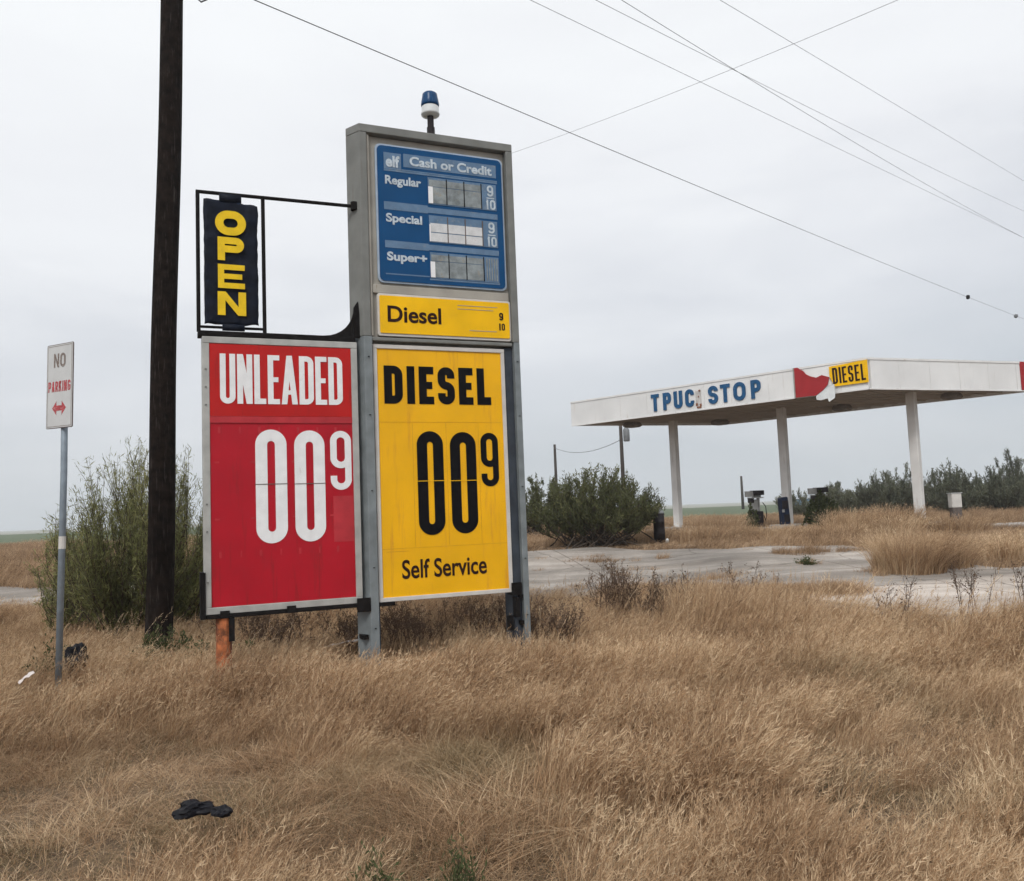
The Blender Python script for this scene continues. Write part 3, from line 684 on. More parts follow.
# ------------------------------------------------------------------ price sign pylon
PX, PY, YAW = -1.716, 10.003, R(23)
py_ = empty('price_sign', (PX, PY, 0), YAW)
tag(py_, 'tall grey fuel price pylon with blue, yellow and red boards and an open sign', 'price sign')
GZ = -.45
def post(x0, x1, flip):
    mb = MB()
    # bent steel channel: front flange, flared side web, rear flange
    if not flip: poly = [(x0,0),(x1,0),(x1,.22),(x1,.38),(x0-.03,.38),(x0-.11,.22)]
    else: poly = [(x0,0),(x1,0),(x1+.09,.22),(x1+.03,.38),(x0,.38),(x0,.2)]
    mb.prism_z(poly, GZ, 3.75)
    o = mb.build('steel_post', M['galv'], py_); bevel(o, .008)
    b = MB()
    sx = x0-.1 if not flip else x0-.05
    for z in (.18, .5):
        b.box(sx, sx+.07, .02, .3, z, z+.05)
    for z in (.3, 1.0, 1.9, 2.8, 3.5):
        b.lathe(((x0+x1)/2, -.006, z), [(.011,-.004),(.011,.004)], 8)
    b.build('bracket', M['black_steel'], o)
    return o
lp = post(0, .1, False); rp_ = post(1.945, 2.02, True)
mb = MB(); mb.box(1.835, 1.942, .07, .36, GZ, 3.69); o = mb.build('shade_toned_web', M['shade_web'], rp_); bevel(o, .006)  # web plate coloured dark to stand for shade inside the right post
mb = MB(); mb.box(.103, .13, .08, .3, .0, 3.69); o = mb.build('shade_toned_web', M['shade_web'], lp)  # dark strip carrying the shade of the gap beside the left post
# cabinet shell
mb = MB()
mb.prism_z([(0,0),(.09,0),(.09,.38),(-.05,.38),(-.12,.21)], 3.75, 6.28)
mb.prism_z([(1.93,0),(2.02,0),(2.11,.22),(2.05,.38),(1.93,.38)], 3.75, 6.28)
mb.prism_z([(0,0),(2.02,0),(2.11,.22),(2.05,.38),(-.05,.38),(-.12,.21)], 6.2805, 6.385)
mb.box(.09, 1.93, .28, .375, 3.75, 6.28)
mb.box(.0905, 1.9295, .02, .27, 3.70, 3.745)
o = mb.build('cabinet', M['cab'], py_); bevel(o, .01)
mb = MB(); mb.box(.092, 1.928, .09, .14, 3.75, 6.275); mb.box(.095, .125, .03, .09, 3.76, 6.27); mb.box(.13, 1.92, .05, .09, 4.295, 4.40)
bk = mb.build('backing_panel', M['cab_in'], py_); bevel(bk, .008)
def rrect(x0, x1, z0, z1, r, n=6):
    out = []
    for cx, cz, a0 in ((x1-r,z0+r,-90),(x1-r,z1-r,0),(x0+r,z1-r,90),(x0+r,z0+r,180)):
        for k in range(n+1):
            a = R(a0+90*k/n); out.append((cx+r*math.cos(a), cz+r*math.sin(a)))
    return out
# blue panel
mb = MB(); mb.prism_y(rrect(.205, 1.9, 4.43, 6.185, .07), .055, .089); bl = mb.build('blue_price_panel', M['blue_pale'], py_); bevel(bl, .006)
mb = MB(); mb.prism_y(rrect(.228, 1.877, 4.453, 6.16, .06), .045, .0545); mb.build('blue_face', M['blue'], bl)
Yb = .0445
mb = MB()
mb.box(.31, .53, Yb-.003, Yb, 5.865, 6.075); mb.box(.56, 1.80, Yb-.003, Yb, 5.915, 6.085)
mb.box(.31, 1.81, Yb-.003, Yb, 5.84, 5.862); mb.box(.535, 1.81, Yb-.003, Yb, 5.866, 5.88)
mb.box(.30, .86, Yb-.003, Yb, 5.35, 5.45); mb.box(.8605, 1.80, Yb-.003, Yb, 5.36, 5.43)
mb.box(.30, .86, Yb-.003, Yb, 4.87, 4.96); mb.box(.8605, 1.80, Yb-.003, Yb, 4.88, 4.95)
mb.box(.30, .86, Yb-.003, Yb, 4.535, 4.55); mb.box(.8605, 1.80, Yb-.003, Yb, 4.50, 4.52)
mb.build('faded_band', M['blue_fade'], bl)
text_mesh('lettering', 'elf', .335, .51, 5.90, Yb-.004, M['blue_letter'], bl, .14, .035)
text_mesh('lettering', 'Cash or Credit', .64, 1.74, 5.945, Yb-.004, M['blue_letter'], bl, .115, .03)
text_mesh('lettering', 'Regular', .32, .78, 5.68, Yb-.001, M['blue_letter'], bl, .105, .03)
text_mesh('lettering', 'Special', .32, .78, 5.20, Yb-.001, M['blue_letter'], bl, .105, .03)
text_mesh('lettering', 'Super+', .32, .83, 4.715, Yb-.001, M['blue_letter'], bl, .105, .035)
for (z0, z1, kind) in ((5.475,5.82,'g'), (4.985,5.33,'w'), (4.525,4.855,'g2')):
    mb = MB(); mb.box(.87, 1.79, Yb-.006, Yb, z0, z1); wn = mb.build('price_window', M['blue_fade'], bl)
    for k in range(3):
        a = .885+k*.235; b = a+.222
        c = MB()
        if kind == 'w':
            c.box(a, b, Yb-.010, Yb-.0065, z0+.012, z0+.12); c.box(a, b, Yb-.010, Yb-.0065, z0+.132, z1-.10)
            c.build('price_card', M['white_card'], wn)
        else:
            c.box(a, b, Yb-.010, Yb-.0065, z0+.015, (z0+z1)/2+.05); c.box(a, b, Yb-.0095, Yb-.0065, (z0+z1)/2+.058, z1-.03)
            c.build('price_card', M['grey_card'], wn)
    for k in range(1, 4):
        c = MB(); c.box(.885+k*.235-.012, .885+k*.235, Yb-.012, Yb-.0062, z0+.008, z1-.008); c.build('divider', M['black_letter'] if kind != 'w' else M['sign_edge'], wn)
    c = MB(); c.box(.872, .93 if kind != 'w' else .888, Yb-.0125, Yb-.0065, z0+.01, z1-.12); c.build('white_edge', M['white_letter'], wn)
    if kind != 'g2':
        c = MB(); put_glyph(c, '9', 1.665, z0+.185, .085, .145, .024, Yb-.007, .003)
        put_glyph(c, '1', 1.64, z0+.01, .05, .13, .022, Yb-.007, .003); put_glyph(c, '0', 1.70, z0+.01, .075, .13, .022, Yb-.007, .003)
        c.box(1.655, 1.76, Yb-.0095, Yb-.0065, z0+.155, z0+.167)
        c.build('fraction', M['blue_letter'], wn)
    else:
        c = MB()
        for k in range(5): c.box(1.62+k*.034, 1.635+k*.034, Yb-.011, Yb-.0065, z0+.02, z1-.02)
        c.build('fraction', M['grey_card'], wn)
# small diesel panel
mb = MB(); mb.prism_y(rrect(.18, 1.925, 3.765, 4.29, .03), .03, .0895); sd = mb.build('small_diesel_panel', M['frame_white'], py_); bevel(sd, .006)
mb = MB(); mb.prism_y(rrect(.205, 1.90, 3.80, 4.262, .02), .018, .0295); mb.build('yellow_face', M['yellow_hi'], sd)
text_mesh('lettering', 'Diesel', .30, .98, 3.945, .0175, M['brown_letter'], sd, .195, .022)
mb = MB(); put_glyph(mb, '9', 1.76, 4.03, .055, .1, .02, .017, .003); put_glyph(mb, '1', 1.75, 3.9, .03, .09, .018, .017, .003); put_glyph(mb, '0', 1.79, 3.9, .045, .09, .016, .017, .003)
mb.build('fraction', M['brown_letter'], sd)
mb = MB(); mb.box(1.2, 1.68, .0145, .0175, 4.145, 4.152); mb.box(1.2, 1.74, .0145, .0175, 4.19, 4.197); mb.box(1.35, 1.72, .0145, .0175, 3.875, 3.883)
mb.build('scuff_line', M['cab_in'], sd)

def frame_panel(name, x0, x1, z0, z1, fw, depth, y0, fmat, face, parent, facename):
    mb = MB()
    mb.box(x0, x1, y0, y0+depth, z0, z0+fw); mb.box(x0, x1, y0, y0+depth, z1-fw, z1)
    mb.box(x0, x0+fw, y0+.001, y0+depth-.001, z0+fw, z1-fw); mb.box(x1-fw, x1, y0+.001, y0+depth-.001, z0+fw, z1-fw)
    mb.box(x0+.01, x1-.01, y0+depth*.55, y0+depth-.003, z0+.01, z1-.01)
    o = mb.build(name, fmat, parent); bevel(o, .006)
    m2 = MB(); m2.box(x0+fw, x1-fw, y0+.018, y0+.05, z0+fw, z1-fw); f = m2.build(facename, face, o)
    return o, f
# big yellow diesel board
yo, yf_ = frame_panel('diesel_board', .115, 1.825, .585, 3.665, .05, .16, .05, M['frame_white'], M['yellow'], py_, 'yellow_face')
mb = MB(); put_word(mb, 'DIESEL', .245, 1.625, 2.945, 3.41, .098, .067, .55, {'E': .82, 'S': .95, 'L': .80, 'D': 1.0}); mb.build('lettering', M['black_letter'], yo)
def big_zero(name, x0, x1, z0, z1, t, y, m, par, seam_m):
    mb = MB(); put_glyph(mb, '0', x0, z0, x1-x0, z1-z0, t, y, .004); o = mb.build(name, m, par)
    s = MB(); zm = (z0+z1)/2+.02; s.box(x0-.01, x1+.01, y-.0088, y-.0065, zm, zm+.008); s.build('flip_seam', seam_m, o)
    return o
big_zero('price_digit', .63, .965, 1.345, 2.61, .130, .067, M['black_letter'], yo, M['yellow_hi'])
big_zero('price_digit', 1.055, 1.395, 1.345, 2.60, .130, .067, M['black_letter'], yo, M['yellow_hi'])
mb = MB(); put_glyph(mb, '9', 1.46, 1.915, .235, .675, .078, .067, .004); mb.build('price_digit', M['black_letter'], yo)
text_mesh('lettering', 'Self Service', .405, 1.485, .845, .067, M['brown_letter'], yo, .22, .016)
mb = MB(); mb.box(.17, 1.77, .0655, .0676, 1.20, 1.204); mb.box(.17, 1.77, .0655, .0676, 2.72, 2.723)
for k, xx in enumerate((.58, 1.01, 1.435)): mb.box(xx, xx+.004, .0655, .0676, 1.21, 2.71)
mb.box(.22, .5, .0655, .0674, 1.165, 1.17)
mb.build('panel_seam', mat('yellow_seam', (.6,.30,.02), .6), yo)
mb = MB(); mb.box(.10, .30, .03, .2, .54, .583); mb.box(1.80, 1.93, .02, .2, .55, .70); mb.box(1.83, 1.88, -.01, .1, .28, .52); mb.box(1.74, 1.80, .02, .1, .12, .3)
mb.build('hanger_bracket', M['black_steel'], yo)

# red unleaded board
ro, rf = frame_panel('unleaded_board', -1.82, -.085, .60, 3.67, .075, .18, .02, M['galv_light'], M['red'], py_, 'red_face')
mb = MB(); mb.box(-1.742, -.162, .028, .0375, 2.775, 3.592); mb.build('header_board', M['red_head'], ro)
mb = MB(); mb.box(-1.745, -.16, .0262, .0378, 2.70, 2.772); mb.build('faded_strip', M['red_faded'], ro)
mb = MB(); mb.box(-.40, -.165, .0355, .0378, 1.32, 1.85); mb.build('blank_card', M['red_faded'], ro)
for zz in (2.62, 1.24):
    for k in range(7):
        mb = MB(); mb.box(-1.66+k*.215+(.01 if k%2 else 0), -1.635+k*.215, .0352, .0378, zz-.035, zz+.035); mb.build('card_clip', M['red_faded'], ro)
for zz in (2.25, 1.62):
    for xx in (-1.7, -1.32, -.86, -.44):
        mb = MB(); mb.box(xx, xx+.05, .0352, .0378, zz, zz+.02); mb.build('card_clip', M['red_faded'], ro)
mb = MB(); put_word(mb, 'UNLEADED', -1.635, -.265, 2.915, 3.48, .062, .0275, .32, {'E': .8, 'L': .78, 'A': 1.1}); mb.build('lettering', M['white_letter'], ro)
big_zero('price_digit', -1.265, -.92, 1.34, 2.625, .130, .0375, M['white_letter'], ro, M['sign_edge'])
big_zero('price_digit', -.835, -.49, 1.34, 2.615, .130, .0375, M['white_letter'], ro, M['sign_edge'])
mb = MB(); put_glyph(mb, '9', -.425, 1.92, .245, .69, .075, .0375, .004); mb.build('price_digit', M['white_letter'], ro)
for zz in (.95, 1.5, 1.8, 2.9, 3.1, 3.3):
    mb = MB(); mb.lathe((-1.785, .016, zz), [(.01,-.008),(.01,.008)], 8); mb.build('bolt', M['cab'], ro)
mb = MB(); mb.box(-1.745, -.16, .0365, .0381, .665, .677); mb.build('panel_seam', M['cab'], ro)
# black supporting steel round the red board
mb = MB()
mb.box(-1.86, -1.805, .0, .21, .555, 1.06); mb.box(-1.8, -.0, .0, .21, .555, .594)
for xx in (-1.66, -.95): mb.box(xx, xx+.1, -.01, .01, .555, .635)
mb.box(-.16, .0, -.012, .0, .5, .66)
sf0 = mb.build('lower_support', M['black_steel'], py_); bevel(sf0, .004)
mb = MB(); mb.box(-1.86, -.1, .02, .2, 3.675, 3.735)
n_ = 8; arc = [(-.1, 4.10)]+[(-.10-.36*(1-math.cos(R(90*k/n_))), 4.10-.355*math.sin(R(90*k/n_))) for k in range(n_+1)]
g_ = [( -.095, 3.737), (-.02, 3.737), (-.04, 4.15)]
arcp = []
for k in range(n_+1):
    a = R(90*k/n_); arcp.append((-.46+.36*math.sin(a)+.0, 4.105-.36*math.cos(a)))
for k in range(n_):
    (xa, za), (xb, zb) = arcp[k], arcp[k+1]
    mb.prism_y([(xa,3.736),(xb,3.736),(xb,zb),(xa,za)], .06, .10)
mb.prism_y([(-.1,3.736),(-.0,3.736),(-.05,4.18),(-.1,4.105)], .06, .10)
sf = mb.build('support_steel', M['black_steel'], py_); bevel(sf, .004)
# open sign cage
mb = MB()
mb.tube([(-1.85,.09,3.73),(-1.85,.09,5.345)], .022, 8); mb.tube([(-1.135,.09,3.73),(-1.135,.09,5.34)], .022, 8)
mb.tube([(-1.87,.09,5.345),(-.04,.09,5.36)], .022, 8); mb.tube([(-1.85,.09,3.79),(-1.135,.09,3.79)], .016, 8)
mb.lathe((-.06,.09,5.36), [(.045,-.05),(.045,.05)], 10)
cg = mb.build('sign_cage', M['black_steel'], py_)
# wrinkled navy open banner
nx, nz = 16, 40; V = []; F = []
x0, x1, z0, z1 = -1.79, -1.205, 3.815, 5.25
def oy(u, v): return .035+.016*noise.noise(Vector((u*3, v*6, 1)))+.01*noise.noise(Vector((u*9, v*14, 4)))
def edge(u, v):
    x = x0+(x1-x0)*u; z = z0+(z1-z0)*v
    x += (.022*noise.noise(Vector((0, v*5, 8)))+.008*noise.noise(Vector((0, v*17, 2))))*(1 if u > .5 else -.6)*abs(u-.5)*2
    z += (.02*noise.noise(Vector((u*6, 0, 3))))*(abs(v-.5)*2)**4-.035*(abs(v-.5)*2)**8*(u**3)*(1 if v > .5 else -.2)
    return x, z
for side in (0, .02):
    for j in range(nz+1):
        for i in range(nx+1):
            x, z = edge(i/nx, j/nz); V.append((x, oy(i/nx, j/nz)+side, z))
K = (nx+1)*(nz+1)
for j in range(nz):
    for i in range(nx):
        a = j*(nx+1)+i; F.append((a, a+1, a+nx+2, a+nx+1)); F.append((K+a+nx+1, K+a+nx+2, K+a+1, K+a))
for j in range(nz):
    a = j*(nx+1); F.append((a, a+nx+1, K+a+nx+1, K+a)); b = a+nx; F.append((b, K+b, K+b+nx+1, b+nx+1))
for i in range(nx):
    F.append((i, K+i, K+i+1, i+1)); b = nz*(nx+1)+i; F.append((b, b+1, K+b+1, K+b))
mb = MB(); mb.add(V, F); mb.box(-1.62,-1.38,.03,.075,5.24,5.33); mb.box(-1.6,-1.36,.03,.075,3.75,3.82)
ob = mb.build('open_panel', M['navy'], py_, True)
mb = MB()
for ch, a, b, za, zb in (('O',-1.67,-1.335,4.84,5.125),('P',-1.645,-1.36,4.545,4.815),('E',-1.645,-1.355,4.225,4.50),('N',-1.65,-1.345,3.915,4.185)):
    put_glyph(mb, ch, a, za, b-a, zb-za, {'O':.09,'P':.078,'E':.066,'N':.082}[ch], .012, .006)
lo = mb.build('lettering', M['open_yellow'], ob)
# orange leg under the red board
mb = MB(); mb.tube([(-1.62,.1,GZ),(-1.615,.1,.553)], .085, 14); oo = mb.build('orange_leg', M['orange'], py_, False)
mb = MB(); mb.box(-1.57,-1.51,.0,.04,.3,.553); mb.build('rusty_plate', M['black_steel'], oo)
# beacon
mb = MB(); mb.tube([(.985,.2,6.38),(.985,.2,6.74)], .042, 12); mb.lathe((.985,.2,6.50), [(.052,-.05),(.052,.05)], 12); bc = mb.build('beacon_stem', M['pump_dark'], py_)
mb = MB(); mb.lathe((.985,.2,6.70), [(.06,0),(.115,.012),(.122,.03),(.112,.045),(.112,.12),(.10,.13)], 20); mb.build('beacon_base', M['white_plastic'], bc, True)
mb = MB(); mb.lathe((.985,.2,6.83), [(.114,0),(.118,.03),(.11,.08),(.098,.14),(.095,.165),(.07,.185)], 20); mb.build('blue_lens', M['lamp_blue'], bc, True)

# ------------------------------------------------------------------ utility pole by the sign
up = empty('utility_pole', (-4.83, 11.5, -.3)); tag(up, 'thick dark wooden utility pole rising out of frame left of the red board', 'utility pole')
mb = MB(); H = 12.5; pts = []; rs = []
for k in range(26):
    t = k/25; z = H*t; pts.append((.0+.0272*z+.012*math.sin(z*1.1), .01*math.sin(z*.8), z)); rs.append(.178-.04*t)
mb.tube(pts, rs, 20); pm = mb.build('pole_shaft', M['wood_pole'], up, True)
mb = MB(); mb.box(-1.2, 1.8, -.06, .06, 11.75, 11.87); mb.build('crossarm', M['far_pole'], up)
mb = MB()
for xx in (-1.0, -.5, 1.0, 1.6): mb.lathe((xx, 0, 11.87), [(.02,0),(.02,.08),(.05,.09),(.055,.13),(.03,.16),(.045,.18),(.02,.2)], 10)
mb.build('insulator', M['white_splice'], up)
mb = MB(); mb.tube([(.38,0,10.2),(.62,-.1,9.75),(.83,-.1,9.42),(.80,-.1,9.24),(.70,-.1,9.20),(.62,-.1,9.28)], .012, 6); mb.build('loose_wire', M['wire'], up)

# ------------------------------------------------------------------ overhead wires
def cam_ray():
    pass
# ------------------------------------------------------------------ no parking sign
npz = empty('no_parking_sign', (-5.15, 9.6, -.35)); tag(npz, 'small white no parking sign with a red double arrow on a leaning grey post', 'road sign')
mb = MB(); mb.tube([(-.012,.045,-.0),(.045,.045,2.6),(.055,.045,3.95)], .036, 10); po = mb.build('sign_post', M['post_grey'], npz, True)
mb = MB(); mb.tube([(.0275,.045,1.72),(.0305,.045,1.86)], .038, 10, cap=False); mb.build('sticker', M['frame_white'], po)
pn = MB(); w, h = .50, .97
pn.prism_y(rrect(-w/2, w/2, 0, h, .02, 3), 0, .008)
npn = pn.build('sign_plate', M['sign_edge'], npz); npn.location = (.01, .0, 3.085); npn.rotation_euler = (0, R(1.2), R(-30))
pn = MB(); pn.prism_y(rrect(-w/2+.008, w/2-.008, .008, h-.008, .015, 3), -.003, -.0004); pn.build('sign_face', M['sign_white'], npn)
pn = MB(); q = .018
for (a, b, c, d) in ((-w/2+.02, w/2-.02, .02, .026), (-w/2+.02, w/2-.02, h-.026, h-.02), (-w/2+.02, -w/2+.026, .027, h-.027), (w/2-.026, w/2-.02, .027, h-.027)): pn.box(a, b, -.0045, -.0032, c, d)
put_word(pn, 'NO', -.11, .11, .70, .86, .026, -.0034, .9, d=.0015)
pn.build('border_lettering', M['sign_ink'], npn)
pn = MB(); put_word(pn, 'PARKING', -.21, .21, .42, .54, .02, -.0034, .7, d=.0015); pn.build('lettering', M['sign_red'], npn)
pn = MB(); pn.prism_y([(-.13,.23),(-.05,.15),(-.05,.2),(.05,.2),(.05,.15),(.13,.23),(.05,.31),(.05,.26),(-.05,.26),(-.05,.31)], -.005, -.0034); pn.build('double_arrow', M['sign_red'], npn)

# ------------------------------------------------------------------ canopy
Cc = Vector((11.0, 25.9)); Lc = Vector((2.42, 34.04)); wv = Vector((6.6, 2.31)); Rc = Cc+wv; Bc = Lc+wv
ZB, ZT = 4.9, 5.86
cn = empty('truck_stop_canopy', (10.1, 31.2, .5)); tag(cn, 'derelict white flat canopy on three columns with broken blue truck stop lettering', 'canopy')
def wpart(mbx, name, m, parent=cn, smooth=False):
    o = mbx.build(name, m, parent, smooth); o.matrix_parent_inverse = Matrix.Translation(parent_world(parent)).inverted(); return o
def parent_world(p):
    v = Vector((0,0,0))
    while p: v += Vector(p.location); p = p.parent
    return v
def fasc(A, B, name, th=.12, zt0=ZT, zt1=ZT):
    """a fascia band between two corners, outer face A->B, outward normal on the right hand of A->B"""
    mbx = MB(); d = (B-A).normalized(); nrm = Vector((d.y, -d.x)); a2 = A-nrm*th+d*th*.0; b2 = B-nrm*th
    mbx.add([(A.x,A.y,ZB),(B.x,B.y,ZB),(b2.x,b2.y,ZB),(a2.x,a2.y,ZB),(A.x,A.y,zt0),(B.x,B.y,zt1),(b2.x,b2.y,zt1),(a2.x,a2.y,zt0)],
            [(3,2,1,0),(4,5,6,7),(0,1,5,4),(1,2,6,5),(2,3,7,6),(3,0,4,7)])
    o = wpart(mbx, name, M['fascia']); return o, d, nrm
f1, d1, n1 = fasc(Lc, Cc-(Cc-Lc).normalized()*.002, 'fascia')
f2, d2, n2 = fasc(Cc+(Rc-Cc).normalized()*.124, Rc, 'fascia')
f3, d3, n3 = fasc(Rc, Bc, 'fascia'); f4, d4, n4 = fasc(Bc, Lc+ (Bc-Lc).normalized()*.13, 'fascia')
# front corner filler
# panel seams + bottom trim on the two visible sides
def strip_on(A, d, nrm, s0, s1, z0, z1, off, th, mbx):
    p = A+d*s0+nrm*off; q = A+d*s1+nrm*off; p2 = p+nrm*th; q2 = q+nrm*th
    mbx.add([(p2.x,p2.y,z0),(q2.x,q2.y,z0),(q.x,q.y,z0),(p.x,p.y,z0),(p2.x,p2.y,z1),(q2.x,q2.y,z1),(q.x,q.y,z1),(p.x,p.y,z1)],
            [(3,2,1,0),(4,5,6,7),(0,1,5,4),(1,2,6,5),(2,3,7,6),(3,0,4,7)])
LL = (Cc-Lc).length; LR = (Rc-Cc).length
mbx = MB(); 
for s in np.arange(1.22, LL, 1.22): strip_on(Lc, d1, n1, s, s+.015, ZB+.03, ZT-.05, .001, .004, mbx)
for s in np.arange(1.22, LR, 1.22): strip_on(Cc, d2, n2, s, s+.015, ZB+.03, ZT-.05, .001, .004, mbx)
wpart(mbx, 'panel_seam', mat('seam_grey', (.66,.66,.65), .7))  # panel joints, slightly greyer than the white fascia sheet
mbx = MB(); strip_on(Lc, d1, n1, 0, LL, ZT-.05, ZT+.015, .001, .02, mbx); strip_on(Cc, d2, n2, .03, LR, ZT-.05, ZT+.015, .001, .02, mbx)
strip_on(Lc, d1, n1, 0, LL, ZB-.02, ZB+.03, .001, .012, mbx); strip_on(Cc, d2, n2, .03, LR, ZB-.02, ZB+.03, .001, .012, mbx)
wpart(mbx, 'edge_trim', mat('white_trim', (.74,.74,.73), .5, 0, .08, 2, (.4,.33,.27), .3, 2))
# roof deck + soffit with ribs
def quad_slab(z0, z1, ins, name, m):
    c = (Lc+Cc+Rc+Bc)/4; mbx = MB()
    pts = [c+(p-c)*ins for p in (Lc, Cc, Rc, Bc)]
    mbx.prism_z([(p.x,p.y) for p in pts], z0, z1); return wpart(mbx, name, m)
quad_slab(ZT-.12, ZT-.06, .975, 'roof_deck', M['soffit']); sfx = quad_slab(ZB+.10, ZB+.16, .975, 'soffit', M['soffit'])
mbx = MB()
for k in range(1, 24):
    a = Lc+(Cc-Lc)*(k/24)+wv*.02; b = a+wv*.96; d = (b-a).normalized(); nrm = Vector((d.y,-d.x))
    strip_on(a, d, nrm, 0, (b-a).length, ZB+.06, ZB+.098, 0, .05, mbx)
wpart(mbx, 'soffit_rib', M['soffit'], cn)
# light fixtures under the soffit
for (fx, fy) in ((4.9,34.3),(8.55,34.7),(12.1,30.9),(14.9,28.55)):
    mbx = MB(); mbx.lathe((fx,fy,ZB-.13), [(.30,0),(.38,.05),(.38,.12),(.30,.22)], 4); wpart(mbx, 'canopy_light', M['lamp_grey'])
# columns
mid0 = (Lc+Bc)/2; mid1 = (Cc+Rc)/2
cols = []
for k, t in enumerate((.098,.494,.881)):
    c = mid0+(mid1-mid0)*t; mbx = MB(); dd = (mid1-mid0).normalized(); q = .14
    def sq(hw, z0, z1, mm, off=0):
        pp = [c+dd*a*hw+Vector((dd.y,-dd.x))*b*hw for a, b in ((-1,-1),(1,-1),(1,1),(-1,1))]
        ar = sum(pp[i].x*pp[(i+1)%4].y-pp[(i+1)%4].x*pp[i].y for i in range(4))
        if ar < 0: pp = pp[::-1]
        mm.prism_z([(p.x,p.y) for p in pp], z0, z1)
    sq(q, .45, ZB+.098, mbx); co = wpart(mbx, 'column', M['column']); bevel(co, .02)
    mbx = MB(); sq(.5, .42, .72 if k else .70, mbx); wpart(mbx, 'column_footing', M['concrete_pad'])
    mbx = MB(); sq(q+.004, .73, (1.0,.95,1.38)[k], mbx); rr_ = wpart(mbx, 'rusty_base', mat('rust_band_%s' % 'abc'[k], (.5,.45,.41), .8, 0, .2, 5, (.24,.12,.08), (.2,.3,.62)[k], 6), co)
    if k == 1:
        mbx = MB(); vv = [c-dd*0+Vector((dd.y,-dd.x))*0]; 
        pp = c+n1*(.15); mbx.tube([(pp.x,pp.y,1.4),(pp.x-.03,pp.y,2.3),(pp.x+.02,pp.y,2.7),(pp.x-.03,pp.y,3.2)], [.05,.04,.07,.015], 6)
        wpart(mbx, 'rust_streak', mat('dark_rust_scar', (.12,.09,.08), .9), co)
    if k == 2:
        mbx = MB(); pp = c+n2*.15; mbx.tube([(pp.x,pp.y,2.6),(pp.x+.05,pp.y,2.75),(pp.x+.12,pp.y,2.95)], [.03,.06,.02], 6); wpart(mbx, 'rust_streak', mat('rust_scar', (.2,.11,.08), .9), co)
    cols.append(c)
# lettering on the left fascia: local helper empties are avoided, glyphs are turned into world space
def fascia_glyphs(items, A, d, nrm, name, m, off=.004, th=.03):
    mbg = MB()
    for (ch, x0, x1, z0, z1, t, rot) in items: put_glyph(mbg, ch, x0, z0, x1-x0, z1-z0, t, -off, th, rot)
    mbg.v = [((A+d*v[0]-nrm*(v[1])).x, (A+d*v[0]-nrm*(v[1])).y, v[2]) for v in mbg.v]
    return wpart(mbg, name, m)
def SP(x, z): return x, z
LETT = []
def letters(word, starts, w, z0s, h, t):
    for ch, s, z in zip(word, starts, z0s): LETT.append((ch, s, s+w, z, z+h, t, 0))
for ch, s, w in (('T',3.88,.34),('P',4.40,.34),('U',4.86,.36),('C',5.34,.36),('S',6.28,.38),('T',6.76,.37),('O',7.26,.46),('P',7.92,.36)):
    LETT.append((ch, s, s+w, 5.05, 5.685, .135, 0))
for q_ in LETT: fascia_glyphs([q_], Lc, d1, n1, 'fascia_letter', M['blue_truck'])
mbx = MB()
for (s0, s1, z0, z1) in ((5.90,5.96,5.56,5.62),(5.76,5.84,5.06,5.15),(5.80,5.98,4.97,5.03),(5.92,5.99,5.03,5.12),(5.86,5.90,5.36,5.41)): strip_on(Lc, d1, n1, s0, s1, z0, z1, .003, .02, mbx)
wpart(mbx, 'broken_letter_bits', M['rust'])
mbx = MB(); strip_on(Lc, d1, n1, 5.76, 5.99, 5.05, 5.60, .001, .003, mbx); wpart(mbx, 'letter_ghost', mat('dirty_letter_ghost', (.52,.5,.48), .7, 0, .2, 9, (.3,.26,.22), .4, 9))
def fascia_poly(poly, off, th, name, m, A=Lc, d=d1, nrm=n1):
    mbx = MB(); mbx.prism_y(poly, -off-th, -off)
    mbx.v = [((A+d*v[0]-nrm*v[1]).x, (A+d*v[0]-nrm*v[1]).y, v[2]) for v in mbx.v]
    return wpart(mbx, name, m)
red_poly = [(9.50,4.90),(10.17,4.89),(10.40,5.02),(10.58,5.20),(10.64,5.42),(10.40,5.52),(10.22,5.46),(10.03,5.53),(9.88,5.62),(9.80,5.74),(9.70,5.80),(9.62,5.872),(9.50,5.872)]
fascia_poly(red_poly, .025, .02, 'torn_red_emblem', M['dark_red'])
fascia_poly([(9.46,4.88),(9.50,4.88),(9.50,5.875),(9.46,5.875)], .026, .03, 'emblem_edge', M['trim'])
# loose sheet of fascia hanging below the edge
mbx = MB()
pk = [(10.18,4.87,.05),(10.45,5.03,.07),(10.62,5.16,.08),(10.80,5.17,.09),(10.86,4.95,.16),(10.84,4.72,.2),(10.66,4.62,.22),(10.60,4.74,.17),(10.36,4.71,.12),(10.2,4.75,.08)]
vs = [((Lc+d1*s+n1*o_).x, (Lc+d1*s+n1*o_).y, z) for s, z, o_ in pk]; vs2 = [((Lc+d1*s+n1*(o_-.012)).x, (Lc+d1*s+n1*(o_-.012)).y, z) for s, z, o_ in pk]; n_ = len(pk)
mbx.add(vs+vs2, [tuple(range(n_)), tuple(range(2*n_-1,n_-1,-1))]+[(i,(i+1)%n_,(i+1)%n_+n_,i+n_) for i in range(n_)])
wpart(mbx, 'hanging_sheet', M['white_plastic'])
fascia_poly([(10.66,5.45),(10.80,5.10),(11.86,5.10),(11.86,5.80),(10.66,5.745)], .03, .03, 'diesel_banner', M['yellow_hi'])
IT = []
ws = [('D',.155),('I',.05),('E',.135),('S',.15),('E',.135),('L',.13)]; x = 10.76
for ch, w in ws: IT.append((ch, x, x+w, 5.18, 5.69, .062, R(1.5))); x += w+.048
